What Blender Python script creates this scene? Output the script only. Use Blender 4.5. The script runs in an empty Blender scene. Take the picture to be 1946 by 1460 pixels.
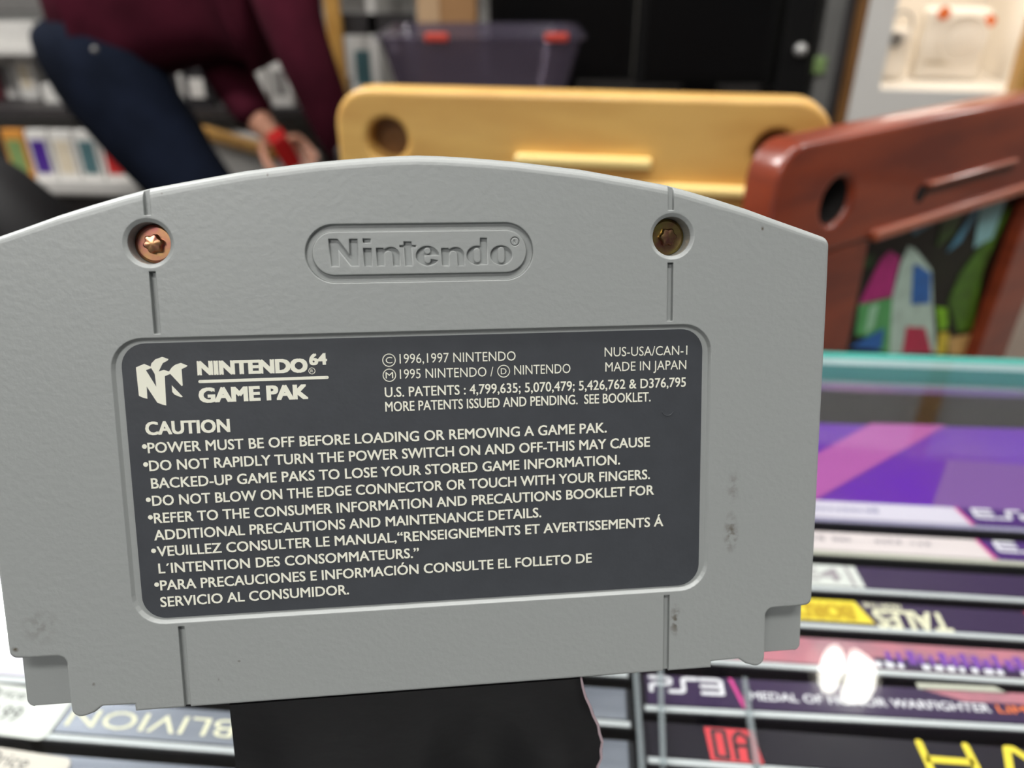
import bpy, bmesh, math, random
from mathutils import Vector, Matrix
random.seed(7)
PI = math.pi
R = math.radians
scene = bpy.context.scene
C = scene.collection

# ---------------------------------------------------------------- camera
PITCH = R(29.3)
CAM = Vector((0, 0, 1.13))
cam_data = bpy.data.cameras.new('camera')
cam_data.sensor_width = 36.0
cam_data.lens = 1500.0 / 1946.0 * 36.0
cam_data.clip_start = 0.01
cam_data.dof.use_dof = True
cam_data.dof.focus_distance = 0.111
cam_data.dof.aperture_fstop = 17.0
cam = bpy.data.objects.new('camera', cam_data)
cam.location = CAM
cam.rotation_euler = (PI / 2 - PITCH, 0, 0)
C.objects.link(cam)
scene.camera = cam

# ---------------------------------------------------------------- colour management, world
scene.view_settings.view_transform = 'Standard'
scene.view_settings.look = 'None'
scene.view_settings.gamma = 1.0
scene.view_settings.use_curve_mapping = False
scene.view_settings.exposure = 0.0
world = bpy.data.worlds.new('world')
scene.world = world
world.use_nodes = True
world.node_tree.nodes['Background'].inputs[0].default_value = (0.95, 0.97, 1.0, 1)
world.node_tree.nodes['Background'].inputs[1].default_value = 0.12


# ---------------------------------------------------------------- ceiling light panels (light itself)
def area(name, loc, sx, sy, power, col=(1, 0.985, 0.965)):
    d = bpy.data.lights.new(name, 'AREA')
    d.shape = 'RECTANGLE'
    d.size, d.size_y = sx, sy
    d.energy = power
    d.color = col
    o = bpy.data.objects.new(name, d)
    o.location = loc
    C.objects.link(o)
    return o


CEIL = 2.75
PANELS = [(-0.9, -2.1), (0.15, -0.70), (-1.3, 0.55), (0.25, 0.45), (-1.9, 1.9), (2.4, 0.7), (3.4, 2.0)]
POWER = [36, 16, 48, 14, 30, 24, 22]
for (x, y), pw in zip(PANELS, POWER):
    area('ceiling_panel_light', (x, y, CEIL - 0.035), 1.15, 0.28, pw)

# ---------------------------------------------------------------- small helpers


def srgb(r, g, b):
    def f(c):
        c /= 255.0
        return c / 12.92 if c <= 0.04045 else ((c + 0.055) / 1.055) ** 2.4
    return (f(r), f(g), f(b), 1.0)


MATS = {}


def mat(name, rgb, rough=0.5, metal=0.0, spec=0.5, vary=0.0, vscale=30.0, bump=0.0, bscale=800.0, bevel=0.0,
        emit=None, coat=0.0, rgb2=None, stretch=None, trans=0.0):
    m = bpy.data.materials.new(name)
    m.use_nodes = True
    nt = m.node_tree
    b = nt.nodes['Principled BSDF']
    b.inputs['Base Color'].default_value = srgb(*rgb)
    b.inputs['Roughness'].default_value = rough
    b.inputs['Metallic'].default_value = metal
    b.inputs['Specular IOR Level'].default_value = spec
    b.inputs['Coat Weight'].default_value = coat
    b.inputs['Coat Roughness'].default_value = 0.08
    b.inputs['Transmission Weight'].default_value = trans
    tc = nt.nodes.new('ShaderNodeTexCoord')
    if vary > 0 or rgb2:
        mp = nt.nodes.new('ShaderNodeMapping')
        if stretch:
            mp.inputs['Scale'].default_value = stretch
        nz = nt.nodes.new('ShaderNodeTexNoise')
        nz.inputs['Scale'].default_value = vscale
        nz.inputs['Detail'].default_value = 4
        mx = nt.nodes.new('ShaderNodeMix')
        mx.data_type = 'RGBA'
        c = srgb(*rgb)
        c2 = srgb(*rgb2) if rgb2 else tuple(min(1, v * (1 - vary)) for v in c[:3]) + (1,)
        mx.inputs[6].default_value = c
        mx.inputs[7].default_value = c2
        rp = nt.nodes.new('ShaderNodeValToRGB')
        rp.color_ramp.elements[0].position = 0.38
        rp.color_ramp.elements[1].position = 0.66
        nt.links.new(tc.outputs['Object'], mp.inputs[0])
        nt.links.new(mp.outputs[0], nz.inputs['Vector'])
        nt.links.new(nz.outputs['Fac'], rp.inputs[0])
        nt.links.new(rp.outputs[0], mx.inputs[0])
        nt.links.new(mx.outputs[2], b.inputs['Base Color'])
    last = None
    if bevel > 0:
        bv = nt.nodes.new('ShaderNodeBevel')
        bv.samples = 6
        bv.inputs['Radius'].default_value = bevel
        last = bv.outputs[0]
    if bump > 0:
        n2 = nt.nodes.new('ShaderNodeTexNoise')
        n2.inputs['Scale'].default_value = bscale
        n2.inputs['Detail'].default_value = 3
        bp = nt.nodes.new('ShaderNodeBump')
        bp.inputs['Strength'].default_value = bump
        bp.inputs['Distance'].default_value = 0.0004
        nt.links.new(tc.outputs['Object'], n2.inputs['Vector'])
        nt.links.new(n2.outputs['Fac'], bp.inputs['Height'])
        if last:
            nt.links.new(last, bp.inputs['Normal'])
        last = bp.outputs[0]
    if last:
        nt.links.new(last, b.inputs['Normal'])
    if emit:
        b.inputs['Emission Color'].default_value = srgb(*rgb)
        b.inputs['Emission Strength'].default_value = emit
    MATS[name] = m
    return m


def clear(name, tint=(255, 255, 255), ior=1.5, rough=0.0, haze=0.0, hazecol=(200, 205, 210)):
    """thin clear sheet: lets light straight through and reflects by Fresnel"""
    m = bpy.data.materials.new(name)
    m.use_nodes = True
    nt = m.node_tree
    nt.nodes.clear()
    out = nt.nodes.new('ShaderNodeOutputMaterial')
    tr = nt.nodes.new('ShaderNodeBsdfTransparent')
    tr.inputs[0].default_value = srgb(*tint)
    gl = nt.nodes.new('ShaderNodeBsdfGlossy')
    gl.inputs['Roughness'].default_value = rough
    fr = nt.nodes.new('ShaderNodeFresnel')
    ge = nt.nodes.new('ShaderNodeNewGeometry')
    im = nt.nodes.new('ShaderNodeMix')
    im.inputs[2].default_value = ior
    im.inputs[3].default_value = 1 / ior
    nt.links.new(ge.outputs['Backfacing'], im.inputs[0])
    nt.links.new(im.outputs[0], fr.inputs['IOR'])
    mx = nt.nodes.new('ShaderNodeMixShader')
    src = tr.outputs[0]
    if haze > 0:
        df = nt.nodes.new('ShaderNodeBsdfDiffuse')
        df.inputs[0].default_value = srgb(*hazecol)
        m2 = nt.nodes.new('ShaderNodeMixShader')
        m2.inputs[0].default_value = haze
        nt.links.new(tr.outputs[0], m2.inputs[1])
        nt.links.new(df.outputs[0], m2.inputs[2])
        src = m2.outputs[0]
    nt.links.new(fr.outputs[0], mx.inputs[0])
    nt.links.new(src, mx.inputs[1])
    nt.links.new(gl.outputs[0], mx.inputs[2])
    nt.links.new(mx.outputs[0], out.inputs[0])
    MATS[name] = m
    return m


def lnk(o, parent=None):
    C.objects.link(o)
    if parent is not None:
        o.parent = parent
    return o


def obj(name, bm, m, parent=None, smooth=False, label=None, autosmooth=None):
    if isinstance(bm, bpy.types.Mesh):
        me = bm
    else:
        bmesh.ops.recalc_face_normals(bm, faces=bm.faces[:])
        me = bpy.data.meshes.new(name)
        bm.to_mesh(me)
        bm.free()
    ms = m if isinstance(m, (list, tuple)) else [m]
    if len(me.materials):
        me.materials.clear()
    for x in ms:
        me.materials.append(MATS[x] if isinstance(x, str) else x)
    if smooth:
        for p in me.polygons:
            p.use_smooth = True
        if autosmooth:
            me.set_sharp_from_angle(angle=R(autosmooth))
    o = bpy.data.objects.new(name, me)
    lnk(o, parent)
    if label:
        o['label'] = label
    return o


def thing(name, label, cat, loc=(0, 0, 0), rotz=0.0, group=None, matrix=None):
    o = bpy.data.objects.new(name, None)
    o.empty_display_size = 0.02
    if matrix is not None:
        o.matrix_world = matrix
    else:
        o.location = loc
        o.rotation_euler = (0, 0, rotz)
    C.objects.link(o)
    tag(o, label, cat, group)
    return o


def tag(o, label, cat, group=None):
    o['label'] = label
    o['category'] = cat
    if group:
        o['group'] = group
    return o


def struct(name, bm, m, label=None):
    o = obj(name, bm, m)
    o['kind'] = 'structure'
    if label:
        o['label'] = label
    return o


def copy_tree(o, parent=None):
    c = o.copy()
    C.objects.link(c)
    c.parent = parent
    for ch in list(o.children):
        copy_tree(ch, c)
    return c


def BM():
    return bmesh.new()


def box(bm, c, s, rot=None, bev=0.0, seg=2, mi=0):
    M = Matrix.Translation(c)
    if rot is not None:
        M = M @ rot
    r = bmesh.ops.create_cube(bm, size=1.0)
    vs = r['verts']
    bmesh.ops.scale(bm, verts=vs, vec=s)
    fs = set(f for v in vs for f in v.link_faces)
    if bev > 0:
        es = list(set(e for v in vs for e in v.link_edges))
        rb = bmesh.ops.bevel(bm, geom=es, offset=bev, segments=seg, affect='EDGES', profile=0.5)
        vs = list(set(v for f in rb['faces'] for v in f.verts) | set(v for v in vs if v.is_valid))
        fs = set(f for v in vs for f in v.link_faces)
    bmesh.ops.transform(bm, matrix=M, verts=vs)
    for f in fs:
        if f.is_valid:
            f.material_index = mi
    return bm


def boxm(c, s, rot=None, bev=0.0, seg=2):
    return box(BM(), c, s, rot, bev, seg)


def cyl(bm, a, b, r0, r1=None, n=24, mi=0):
    a, b = Vector(a), Vector(b)
    r1 = r0 if r1 is None else r1
    ax = (b - a).normalized()
    M = ax.to_track_quat('Z', 'Y').to_matrix().to_4x4()
    l0, l1 = [], []
    for i in range(n):
        t = 2 * PI * i / n
        p = Vector((math.cos(t), math.sin(t), 0))
        l0.append(bm.verts.new(a + M @ (p * r0)))
        l1.append(bm.verts.new(b + M @ (p * r1)))
    fs = [bm.faces.new(l0[::-1]), bm.faces.new(l1)]
    for i in range(n):
        j = (i + 1) % n
        fs.append(bm.faces.new((l0[i], l0[j], l1[j], l1[i])))
    for f in fs:
        f.material_index = mi
    return bm


def lathe(bm, prof, c=(0, 0, 0), n=32, mi=0):
    """profile of (r, z) about the z axis"""
    rings = []
    c = Vector(c)
    for r, z in prof:
        if r < 1e-7:
            rings.append([bm.verts.new(c + Vector((0, 0, z)))])
        else:
            rings.append([bm.verts.new(c + Vector((r * math.cos(2 * PI * i / n), r * math.sin(2 * PI * i / n), z))) for i in range(n)])
    for a, b in zip(rings, rings[1:]):
        for i in range(n):
            j = (i + 1) % n
            if len(a) == 1 and len(b) == 1:
                continue
            if len(a) == 1:
                f = bm.faces.new((a[0], b[j], b[i]))
            elif len(b) == 1:
                f = bm.faces.new((a[i], a[j], b[0]))
            else:
                f = bm.faces.new((a[i], a[j], b[j], b[i]))
            f.material_index = mi
    return bm


def loft(bm, loops, cap0=True, cap1=True, mi=0):
    """closed loops of 3D points of equal length"""
    V = [[bm.verts.new(p) for p in l] for l in loops]
    n = len(V[0])
    fs = []
    for a, b in zip(V, V[1:]):
        for i in range(n):
            j = (i + 1) % n
            fs.append(bm.faces.new((a[i], a[j], b[j], b[i])))
    if cap0:
        fs.append(bm.faces.new(V[0][::-1]))
    if cap1:
        fs.append(bm.faces.new(V[-1]))
    for f in fs:
        f.material_index = mi
    return bm


def ring(bm, loops):
    """closed ring through the loops, first joined to last"""
    V = [[bm.verts.new(p) for p in l] for l in loops]
    n = len(V[0])
    for a, b in zip(V, V[1:] + V[:1]):
        for i in range(n):
            j = (i + 1) % n
            bm.faces.new((a[i], a[j], b[j], b[i]))
    return bm


def rrect(w, h, r, n=8, cx=0, cy=0):
    pts = []
    for (sx, sy, a0) in ((1, 1, 0), (-1, 1, 90), (-1, -1, 180), (1, -1, 270)):
        for i in range(n + 1):
            a = R(a0 + 90 * i / n)
            pts.append((cx + sx * (w - r) + r * math.cos(a), cy + sy * (h - r) + r * math.sin(a)))
    return pts


def inset(pts, d):
    """move a CCW outline inwards by d (number or list)"""
    n = len(pts)
    out = []
    for i in range(n):
        p0, p1, p2 = Vector(pts[i - 1]), Vector(pts[i]), Vector(pts[(i + 1) % n])
        e0, e1 = (p1 - p0).normalized(), (p2 - p1).normalized()
        n0, n1 = Vector((-e0.y, e0.x)), Vector((-e1.y, e1.x))
        m = n0 + n1
        L = m.length
        m = m / L if L > 1e-6 else n0
        k = max(0.35, m.dot(n0))
        dd = d[i] if isinstance(d, (list, tuple)) else d
        q = p1 + m * (dd / k)
        out.append((q.x, q.y))
    return out


def curve_mesh(polys, ext=0.0, bev=0.0, scale=1.0, bres=1):
    """filled 2D outline with holes, extruded -ext..ext; returns a mesh"""
    cu = bpy.data.curves.new('outline', 'CURVE')
    cu.dimensions = '2D'
    cu.fill_mode = 'BOTH'
    cu.extrude = ext
    cu.bevel_depth = bev
    cu.bevel_resolution = bres
    cu.offset = -bev
    for p in polys:
        s = cu.splines.new('POLY')
        s.points.add(len(p) - 1)
        for q, v in zip(s.points, p):
            q.co = (v[0] * scale, v[1] * scale, 0, 1)
        s.use_cyclic_u = True
    o = bpy.data.objects.new('outline', cu)
    C.objects.link(o)
    dg = bpy.context.evaluated_depsgraph_get()
    me = bpy.data.meshes.new_from_object(o.evaluated_get(dg))
    bpy.data.objects.remove(o)
    bpy.data.curves.remove(cu)
    return me


def add_mesh(bm, me, M=None, mi=None):
    n0 = len(bm.verts)
    f0 = len(bm.faces)
    bm.from_mesh(me)
    bm.verts.ensure_lookup_table()
    bm.faces.ensure_lookup_table()
    if M is not None:
        bmesh.ops.transform(bm, matrix=M, verts=bm.verts[n0:])
    if mi is not None:
        for f in bm.faces[f0:]:
            f.material_index = mi
    bpy.data.meshes.remove(me)
    return bm


_text_cache = {}


def text_mesh(s, weight=0.0, res=3, ext=0.0, shear=0.0):
    cu = bpy.data.curves.new('lettering', 'FONT')
    cu.body = s
    cu.size = 1.0
    cu.offset = weight
    cu.resolution_u = res
    cu.extrude = ext
    cu.shear = shear
    o = bpy.data.objects.new('lettering', cu)
    C.objects.link(o)
    dg = bpy.context.evaluated_depsgraph_get()
    me = bpy.data.meshes.new_from_object(o.evaluated_get(dg))
    bpy.data.objects.remove(o)
    bpy.data.curves.remove(cu)
    return me


def cap_h(weight):
    if weight not in _text_cache:
        me = text_mesh('H', weight)
        ys = [v.co.y for v in me.vertices]
        _text_cache[weight] = (min(ys), max(ys))
        bpy.data.meshes.remove(me)
    return _text_cache[weight]


def add_text(bm, s, x0, y0, x1, y1, cap, weight=0.02, z=0.0, scale=1.0, mi=None, res=3, shear=0.0):
    """write s so that its ink runs from (x0,y0) to (x1,y1) along the baseline; weight thickens the strokes"""
    w = weight * cap * 1.4
    spread = [(0, 0)] if w <= 0 else [(w, w * 0.6), (-w, w * 0.6), (w, -w * 0.6), (-w, -w * 0.6), (w, 0), (-w, 0), (0, 0)]
    lo, hi = cap_h(0.0)
    L = math.hypot(x1 - x0, y1 - y0)
    ang = math.atan2(y1 - y0, x1 - x0)
    for k, (dx, dy) in enumerate(spread):
        me = text_mesh(s, 0.0, res, shear=shear)
        xs = [v.co.x for v in me.vertices]
        a, b = min(xs), max(xs)
        sx = (L - 2 * w) / (b - a)
        sy = (cap - 1.2 * w) / (hi - lo)
        M = (Matrix.Scale(scale, 4) @ Matrix.Translation((x0, y0, z + cap * 0.0006 * k)) @ Matrix.Rotation(ang, 4, 'Z')
             @ Matrix.Translation((w + dx, 0.6 * w + dy, 0)) @ Matrix.Diagonal((sx, sy, 1, 1)) @ Matrix.Translation((-a, -lo, 0)))
        add_mesh(bm, me, M, mi)
    return bm


def stroke(bm, pts, w, z=0.0, mi=0, closed=False, scale=1.0, n=8):
    """flat ribbon along a polyline with round joints"""
    P = [Vector((p[0], p[1])) for p in pts]
    seg = list(zip(P, P[1:])) + ([(P[-1], P[0])] if closed else [])
    h = w / 2
    for k, (a, b) in enumerate(seg):
        d = (b - a).normalized()
        nrm = Vector((-d.y, d.x)) * h
        zz = z + k * 1e-6
        f = bm.faces.new([bm.verts.new(Vector((q.x, q.y, zz)) * scale) for q in (a - nrm, b - nrm, b + nrm, a + nrm)])
        f.material_index = mi
    for k, p in enumerate(P):
        f = bm.faces.new([bm.verts.new(Vector((p.x + h * math.cos(2 * PI * i / n), p.y + h * math.sin(2 * PI * i / n), z - 1e-6 * (k + 1))) * scale) for i in range(n)])
        f.material_index = mi
    return bm


def poly(bm, pts, z=0.0, mi=0, scale=1.0):
    f = bm.faces.new([bm.verts.new(Vector((p[0], p[1], z)) * scale) for p in pts])
    f.material_index = mi
    return bm


def tube(bm, pts, r, n=12, mi=0, cap=True):
    P = [Vector(p) for p in pts]
    loops = []
    up = Vector((0, 0, 1))
    for i, p in enumerate(P):
        d = (P[min(i + 1, len(P) - 1)] - P[max(i - 1, 0)]).normalized()
        a = d.cross(up)
        if a.length < 1e-4:
            a = d.cross(Vector((1, 0, 0)))
        a.normalize()
        b = a.cross(d).normalized()
        rr = r[i] if isinstance(r, (list, tuple)) else r
        loops.append([p + a * rr * math.cos(2 * PI * k / n) + b * rr * math.sin(2 * PI * k / n) for k in range(n)])
    return loft(bm, loops, cap, cap, mi)


def spot(px, py, Y):
    """point of the place that stands Y metres in front of the camera, seen towards (px, py)"""
    rx, ry = (px - 973) / 1500.0, (py - 730) / 1500.0
    sp, cp = math.sin(PITCH), math.cos(PITCH)
    d = Vector((rx, cp - ry * sp, -sp - ry * cp))
    return CAM + d * (Y / d.y)


def skin(name, joints, edges, m, parent, root=0, sub=2):
    """joints: (co, radius or (rx, ry)); grows one continuous surface"""
    bm = BM()
    sl = bm.verts.layers.skin.verify()
    vs = []
    for i, (co, r) in enumerate(joints):
        v = bm.verts.new(co)
        v[sl].radius = r if isinstance(r, tuple) else (r, r)
        v[sl].use_root = (i == root)
        vs.append(v)
    for a, b in edges:
        bm.edges.new((vs[a], vs[b]))
    me = bpy.data.meshes.new(name)
    bm.to_mesh(me)
    bm.free()
    o = bpy.data.objects.new(name, me)
    C.objects.link(o)
    md = o.modifiers.new('skin', 'SKIN')
    md.use_smooth_shade = True
    sd = o.modifiers.new('sub', 'SUBSURF')
    sd.levels = sub
    sd.render_levels = sub
    dg = bpy.context.evaluated_depsgraph_get()
    me2 = bpy.data.meshes.new_from_object(o.evaluated_get(dg))
    bpy.data.objects.remove(o)
    return obj(name, me2, m, parent, smooth=True)


# ---------------------------------------------------------------- materials
mat('plastic_front', (152, 156, 155), rough=0.42, spec=0.8, bump=0.10, bscale=1100)
mat('label_dark', (66, 69, 74), rough=0.42, bump=0.06, bscale=1500, vary=0.08, vscale=300)
mat('ink_white', (240, 240, 224), rough=0.5)
mat('screw_copper', (190, 120, 112), rough=0.28, metal=1.0, rgb2=(205, 165, 110), vscale=500)
mat('screw_brass', (176, 160, 96), rough=0.28, metal=1.0, rgb2=(150, 105, 90), vscale=450)
mat('black_card', (12, 11, 14), rough=0.5, spec=0.35, bump=0.15, bscale=300, rgb2=(17, 16, 19), vscale=60)
mat('torn_paper', (214, 190, 198), rough=0.8)
mat('shell_grey', (44, 44, 48), rough=0.25)
mat('shell_dark', (38, 34, 42), rough=0.22)
mat('lip_highlight', (196, 198, 200), rough=0.2)  # case edge with its highlight put into the pale grey
mat('lip_beige', (186, 184, 170), rough=0.35)
mat('lip_lilac', (150, 144, 172), rough=0.3)
mat('spine_black', (34, 30, 40), rough=0.3, coat=0.4)
mat('spine_violet', (58, 42, 74), rough=0.3, coat=0.4)
mat('spine_white', (206, 198, 212), rough=0.35, coat=0.3)
mat('spine_cream', (216, 202, 202), rough=0.35, coat=0.3)
mat('spine_rose', (160, 112, 124), rough=0.35, coat=0.3, rgb2=(196, 120, 132), vscale=60)
mat('spine_silver', (132, 136, 150), rough=0.22, metal=0.5, rgb2=(176, 180, 192), vscale=40, stretch=(0.3, 2, 1))
mat('violet_end', (74, 42, 110), rough=0.3)
mat('ink_pale', (226, 222, 228), rough=0.45)
mat('ink_yellow', (232, 208, 62), rough=0.45)
mat('ink_mustard', (186, 152, 30), rough=0.5)
mat('ink_cream', (226, 220, 190), rough=0.5)
mat('ink_grey', (150, 140, 146), rough=0.5)
mat('clip_red', (176, 54, 40), rough=0.5)
mat('ink_print', (76, 74, 74), rough=0.6)
mat('ink_dark', (48, 44, 50), rough=0.5)
mat('ink_red', (214, 66, 74), rough=0.45)
mat('ink_magenta', (206, 66, 140), rough=0.45)
mat('ink_violet', (120, 70, 160), rough=0.45)
mat('ink_orange', (236, 120, 60), rough=0.5)
mat('sticker_white', (208, 208, 203), rough=0.6)
mat('sticker_pink', (208, 198, 188), rough=0.6)
mat('purple_card', (92, 28, 158), rough=0.3, rgb2=(104, 52, 146), vscale=14)
mat('pink_print', (164, 82, 152), rough=0.35)
mat('lilac_print', (118, 80, 144), rough=0.35)
mat('glass_teal', (58, 150, 140), rough=0.12)
mat('bevel_pale', (128, 152, 154), rough=0.35)
mat('metal_pale', (178, 176, 190), rough=0.25, metal=0.6)
clear('counter_glass', tint=(251, 253, 253), ior=1.5)
clear('acrylic', tint=(245, 248, 248), ior=1.5, haze=0.22)
clear('tub_plastic', tint=(205, 200, 210), ior=1.5, rough=0.05, haze=0.22, hazecol=(120, 112, 130))
mat('case_white', (200, 200, 198), rough=0.5)
mat('shelf_dark', (52, 49, 50), rough=0.5, vary=0.2, vscale=20)
mat('pine', (222, 178, 100), rough=0.42, rgb2=(204, 156, 84), vscale=9, stretch=(1.2, 1, 6), coat=0.25)
mat('pine_pale', (244, 216, 142), rough=0.4, coat=0.2)
mat('red_wood', (142, 60, 34), rough=0.35, rgb2=(112, 44, 28), vscale=10, stretch=(1, 1, 5), coat=0.5)
mat('red_wood_light', (176, 96, 66), rough=0.3, rgb2=(158, 78, 54), vscale=10, coat=0.9)
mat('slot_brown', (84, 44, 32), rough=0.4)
mat('hole_dark', (14, 9, 7), rough=0.8)  # shade inside holes and slots, put into the colour
mat('pic_dark', (5, 10, 11), rough=0.3, spec=0.2, rgb2=(14, 26, 14), vscale=25)
for nm, c in dict(mag=(190, 40, 130), white=(196, 222, 208), blue=(40, 110, 190), red=(196, 50, 84), green=(90, 176, 104), gw=(170, 224, 186),
                  lime=(130, 196, 20), yellow=(222, 200, 60), tan=(216, 176, 110), leaf=(74, 124, 26), leaf2=(50, 92, 24), sky=(150, 204, 208), sky2=(90, 160, 190), dk=(24, 74, 26)).items():
    mat('pic_' + nm, c, rough=0.3, spec=0.3, vary=0.45 if 'leaf' in nm else 0.2, vscale=70)
mat('table_brown', (92, 80, 70), rough=0.5, vary=0.2, vscale=12)
mat('tv_black', (6, 6, 7), rough=0.5, spec=0.25)
mat('tv_screen', (3, 3, 4), rough=0.4, spec=0.2)
mat('cardboard', (146, 108, 68), rough=0.8, rgb2=(132, 96, 58), vscale=8)
mat('cardboard_light', (172, 142, 108), rough=0.8)
mat('white_paint', (204, 202, 198), rough=0.5)
mat('white_cream', (236, 228, 216), rough=0.5)
mat('cable_black', (40, 40, 44), rough=0.4)
mat('wood_trim', (196, 150, 78), rough=0.45, rgb2=(176, 128, 60), vscale=12, stretch=(4, 4, 1))
mat('wood_brown', (128, 88, 44), rough=0.5, rgb2=(108, 72, 34), vscale=12)
mat('steel_grey', (120, 120, 118), rough=0.4, metal=0.2, vary=0.2, vscale=6)
mat('maroon_knit', (66, 19, 33), rough=0.95, spec=0.1, bump=0.4, bscale=220, rgb2=(52, 13, 25), vscale=14)
mat('denim', (14, 19, 30), rough=0.9, spec=0.08, bump=0.3, bscale=400, rgb2=(22, 28, 43), vscale=9)
mat('skin_tone', (206, 150, 124), rough=0.55)
mat('hair_brown', (48, 34, 26), rough=0.6, bump=0.5, bscale=200)
mat('shoe_black', (24, 24, 26), rough=0.5)
mat('eye_white', (232, 230, 226), rough=0.2)
mat('carpet', (66, 60, 56), rough=0.95, vary=0.3, vscale=60, bump=0.4, bscale=200)
mat('wall_paint', (150, 146, 140), rough=0.8, vary=0.05, vscale=4)
mat('ceiling_tile', (214, 212, 206), rough=0.9, vary=0.06, vscale=30)
mat('lamp_white', (255, 250, 240), emit=5.0)
mat('lamp_strong', (255, 250, 240), emit=28.0)
mat('lamp_metal', (190, 190, 188), rough=0.35, metal=0.5)
for nm, c in dict(pk_white=(214, 212, 208), pk_grey=(130, 128, 126), pk_dark=(40, 38, 42), pk_purple=(66, 30, 130), pk_red=(178, 28, 28), pk_green=(120, 146, 90), pk_teal=(70, 104, 110),
                  pk_tan=(206, 194, 172), pk_yellow=(214, 190, 40), pk_blue=(70, 110, 160), pk_maroon=(90, 26, 40), pk_orange=(206, 140, 60)).items():
    mat(nm, c, rough=0.4, vary=0.12, vscale=25)
mat('bag_black', (16, 15, 17), rough=0.7, bump=0.3, bscale=120)

# the grey shell: add a few brown dirt spots with shapes of their own (object space, metres)
def shell_material():
    m = MATS['plastic_front']
    nt = m.node_tree
    b = nt.nodes['Principled BSDF']
    bv = nt.nodes.new('ShaderNodeBevel')
    bv.samples = 8
    bv.inputs['Radius'].default_value = 0.00022
    bump = [n for n in nt.nodes if n.type == 'BUMP'][0]
    nt.links.new(bv.outputs[0], bump.inputs['Normal'])
    tc = nt.nodes.new('ShaderNodeTexCoord')
    nz = nt.nodes.new('ShaderNodeTexNoise')
    nz.inputs['Scale'].default_value = 900
    nz.inputs['Detail'].default_value = 2
    nt.links.new(tc.outputs['Object'], nz.inputs['Vector'])
    total = None
    for (x, y, rx, ry, k) in ((0.0448, -0.0235, 0.0013, 0.0036, 1.0), (0.0450, -0.0165, 0.0012, 0.0028, 0.55), (0.0364, -0.0370, 0.0011, 0.0030, 1.0),
                              (-0.0536, -0.0315, 0.0030, 0.0030, 0.35), (-0.0473, -0.0405, 0.0003, 0.0004, 1.3), (0.0484, 0.0211, 0.0003, 0.0004, 1.4), (-0.0195, 0.0288, 0.00022, 0.0003, 1.4),
                              (-0.0570, -0.0345, 0.0006, 0.0005, 1.2), (0.006, 0.0250, 0.0002, 0.0002, 1.2), (-0.033, 0.0265, 0.0002, 0.0002, 1.0), (-0.0305, -0.041, 0.0002, 0.0003, 1.0), (-0.0275, -0.0385, 0.0003, 0.0002, 0.8)):
        mp = nt.nodes.new('ShaderNodeMapping')
        mp.inputs['Location'].default_value = (-x / rx, -y / ry, 0)
        mp.inputs['Scale'].default_value = (1 / rx, 1 / ry, 0)
        gr = nt.nodes.new('ShaderNodeTexGradient')
        gr.gradient_type = 'SPHERICAL'
        nt.links.new(tc.outputs['Object'], mp.inputs[0])
        nt.links.new(mp.outputs[0], gr.inputs[0])
        mu = nt.nodes.new('ShaderNodeMath')
        mu.operation = 'MULTIPLY'
        mu.inputs[1].default_value = k
        nt.links.new(gr.outputs['Fac'], mu.inputs[0])
        if total is None:
            total = mu
        else:
            ad = nt.nodes.new('ShaderNodeMath')
            ad.operation = 'MAXIMUM'
            nt.links.new(total.outputs[0], ad.inputs[0])
            nt.links.new(mu.outputs[0], ad.inputs[1])
            total = ad
    th = nt.nodes.new('ShaderNodeValToRGB')
    th.color_ramp.elements[0].position = 0.42
    th.color_ramp.elements[1].position = 0.62
    nt.links.new(nz.outputs['Fac'], th.inputs[0])
    ml = nt.nodes.new('ShaderNodeMath')
    ml.operation = 'MULTIPLY'
    ml.use_clamp = True
    nt.links.new(total.outputs[0], ml.inputs[0])
    nt.links.new(th.outputs[0], ml.inputs[1])
    mx = nt.nodes.new('ShaderNodeMix')
    mx.data_type = 'RGBA'
    mx.inputs[6].default_value = srgb(152, 156, 155)
    mx.inputs[7].default_value = srgb(84, 76, 62)
    nt.links.new(ml.outputs[0], mx.inputs[0])
    nt.links.new(mx.outputs[2], b.inputs['Base Color'])


shell_material()

# ---------------------------------------------------------------- the room
struct('floor', boxm((0.6, 1.0, -0.02), (8, 7, 0.04)), 'carpet')
struct('ceiling', boxm((0.6, 1.0, CEIL + 0.02), (8, 7, 0.04)), 'ceiling_tile')
struct('wall_back', boxm((0.6, 4.55, CEIL / 2), (8, 0.1, CEIL)), 'wall_paint')
struct('wall_left', boxm((-3.45, 1.0, CEIL / 2), (0.1, 7, CEIL)), 'wall_paint')
struct('wall_right', boxm((4.65, 1.0, CEIL / 2), (0.1, 7, CEIL)), 'wall_paint')
for i, (x, y) in enumerate(PANELS):
    t = thing('ceiling_light', 'long white ceiling light panel with metal rim, ' + ['behind the counter on the left', 'behind the counter on the right', 'left above the counter', 'above the counter', 'above the white shelves', 'right of the counter', 'above the white cabinet'][i], 'ceiling light', (x, y, CEIL))
    fr = BM()
    for (cx, cy, sx, sy) in ((0, 0.155, 1.22, 0.03), (0, -0.155, 1.22, 0.03), (0.595, 0, 0.03, 0.28), (-0.595, 0, 0.03, 0.28)):
        box(fr, (cx, cy, -0.025), (sx, sy, 0.05))
    obj('rim', fr, 'lamp_metal', t)
    obj('diffuser', boxm((0, 0, -0.008), (1.15, 0.28, 0.016)), 'lamp_white', t)
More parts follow.
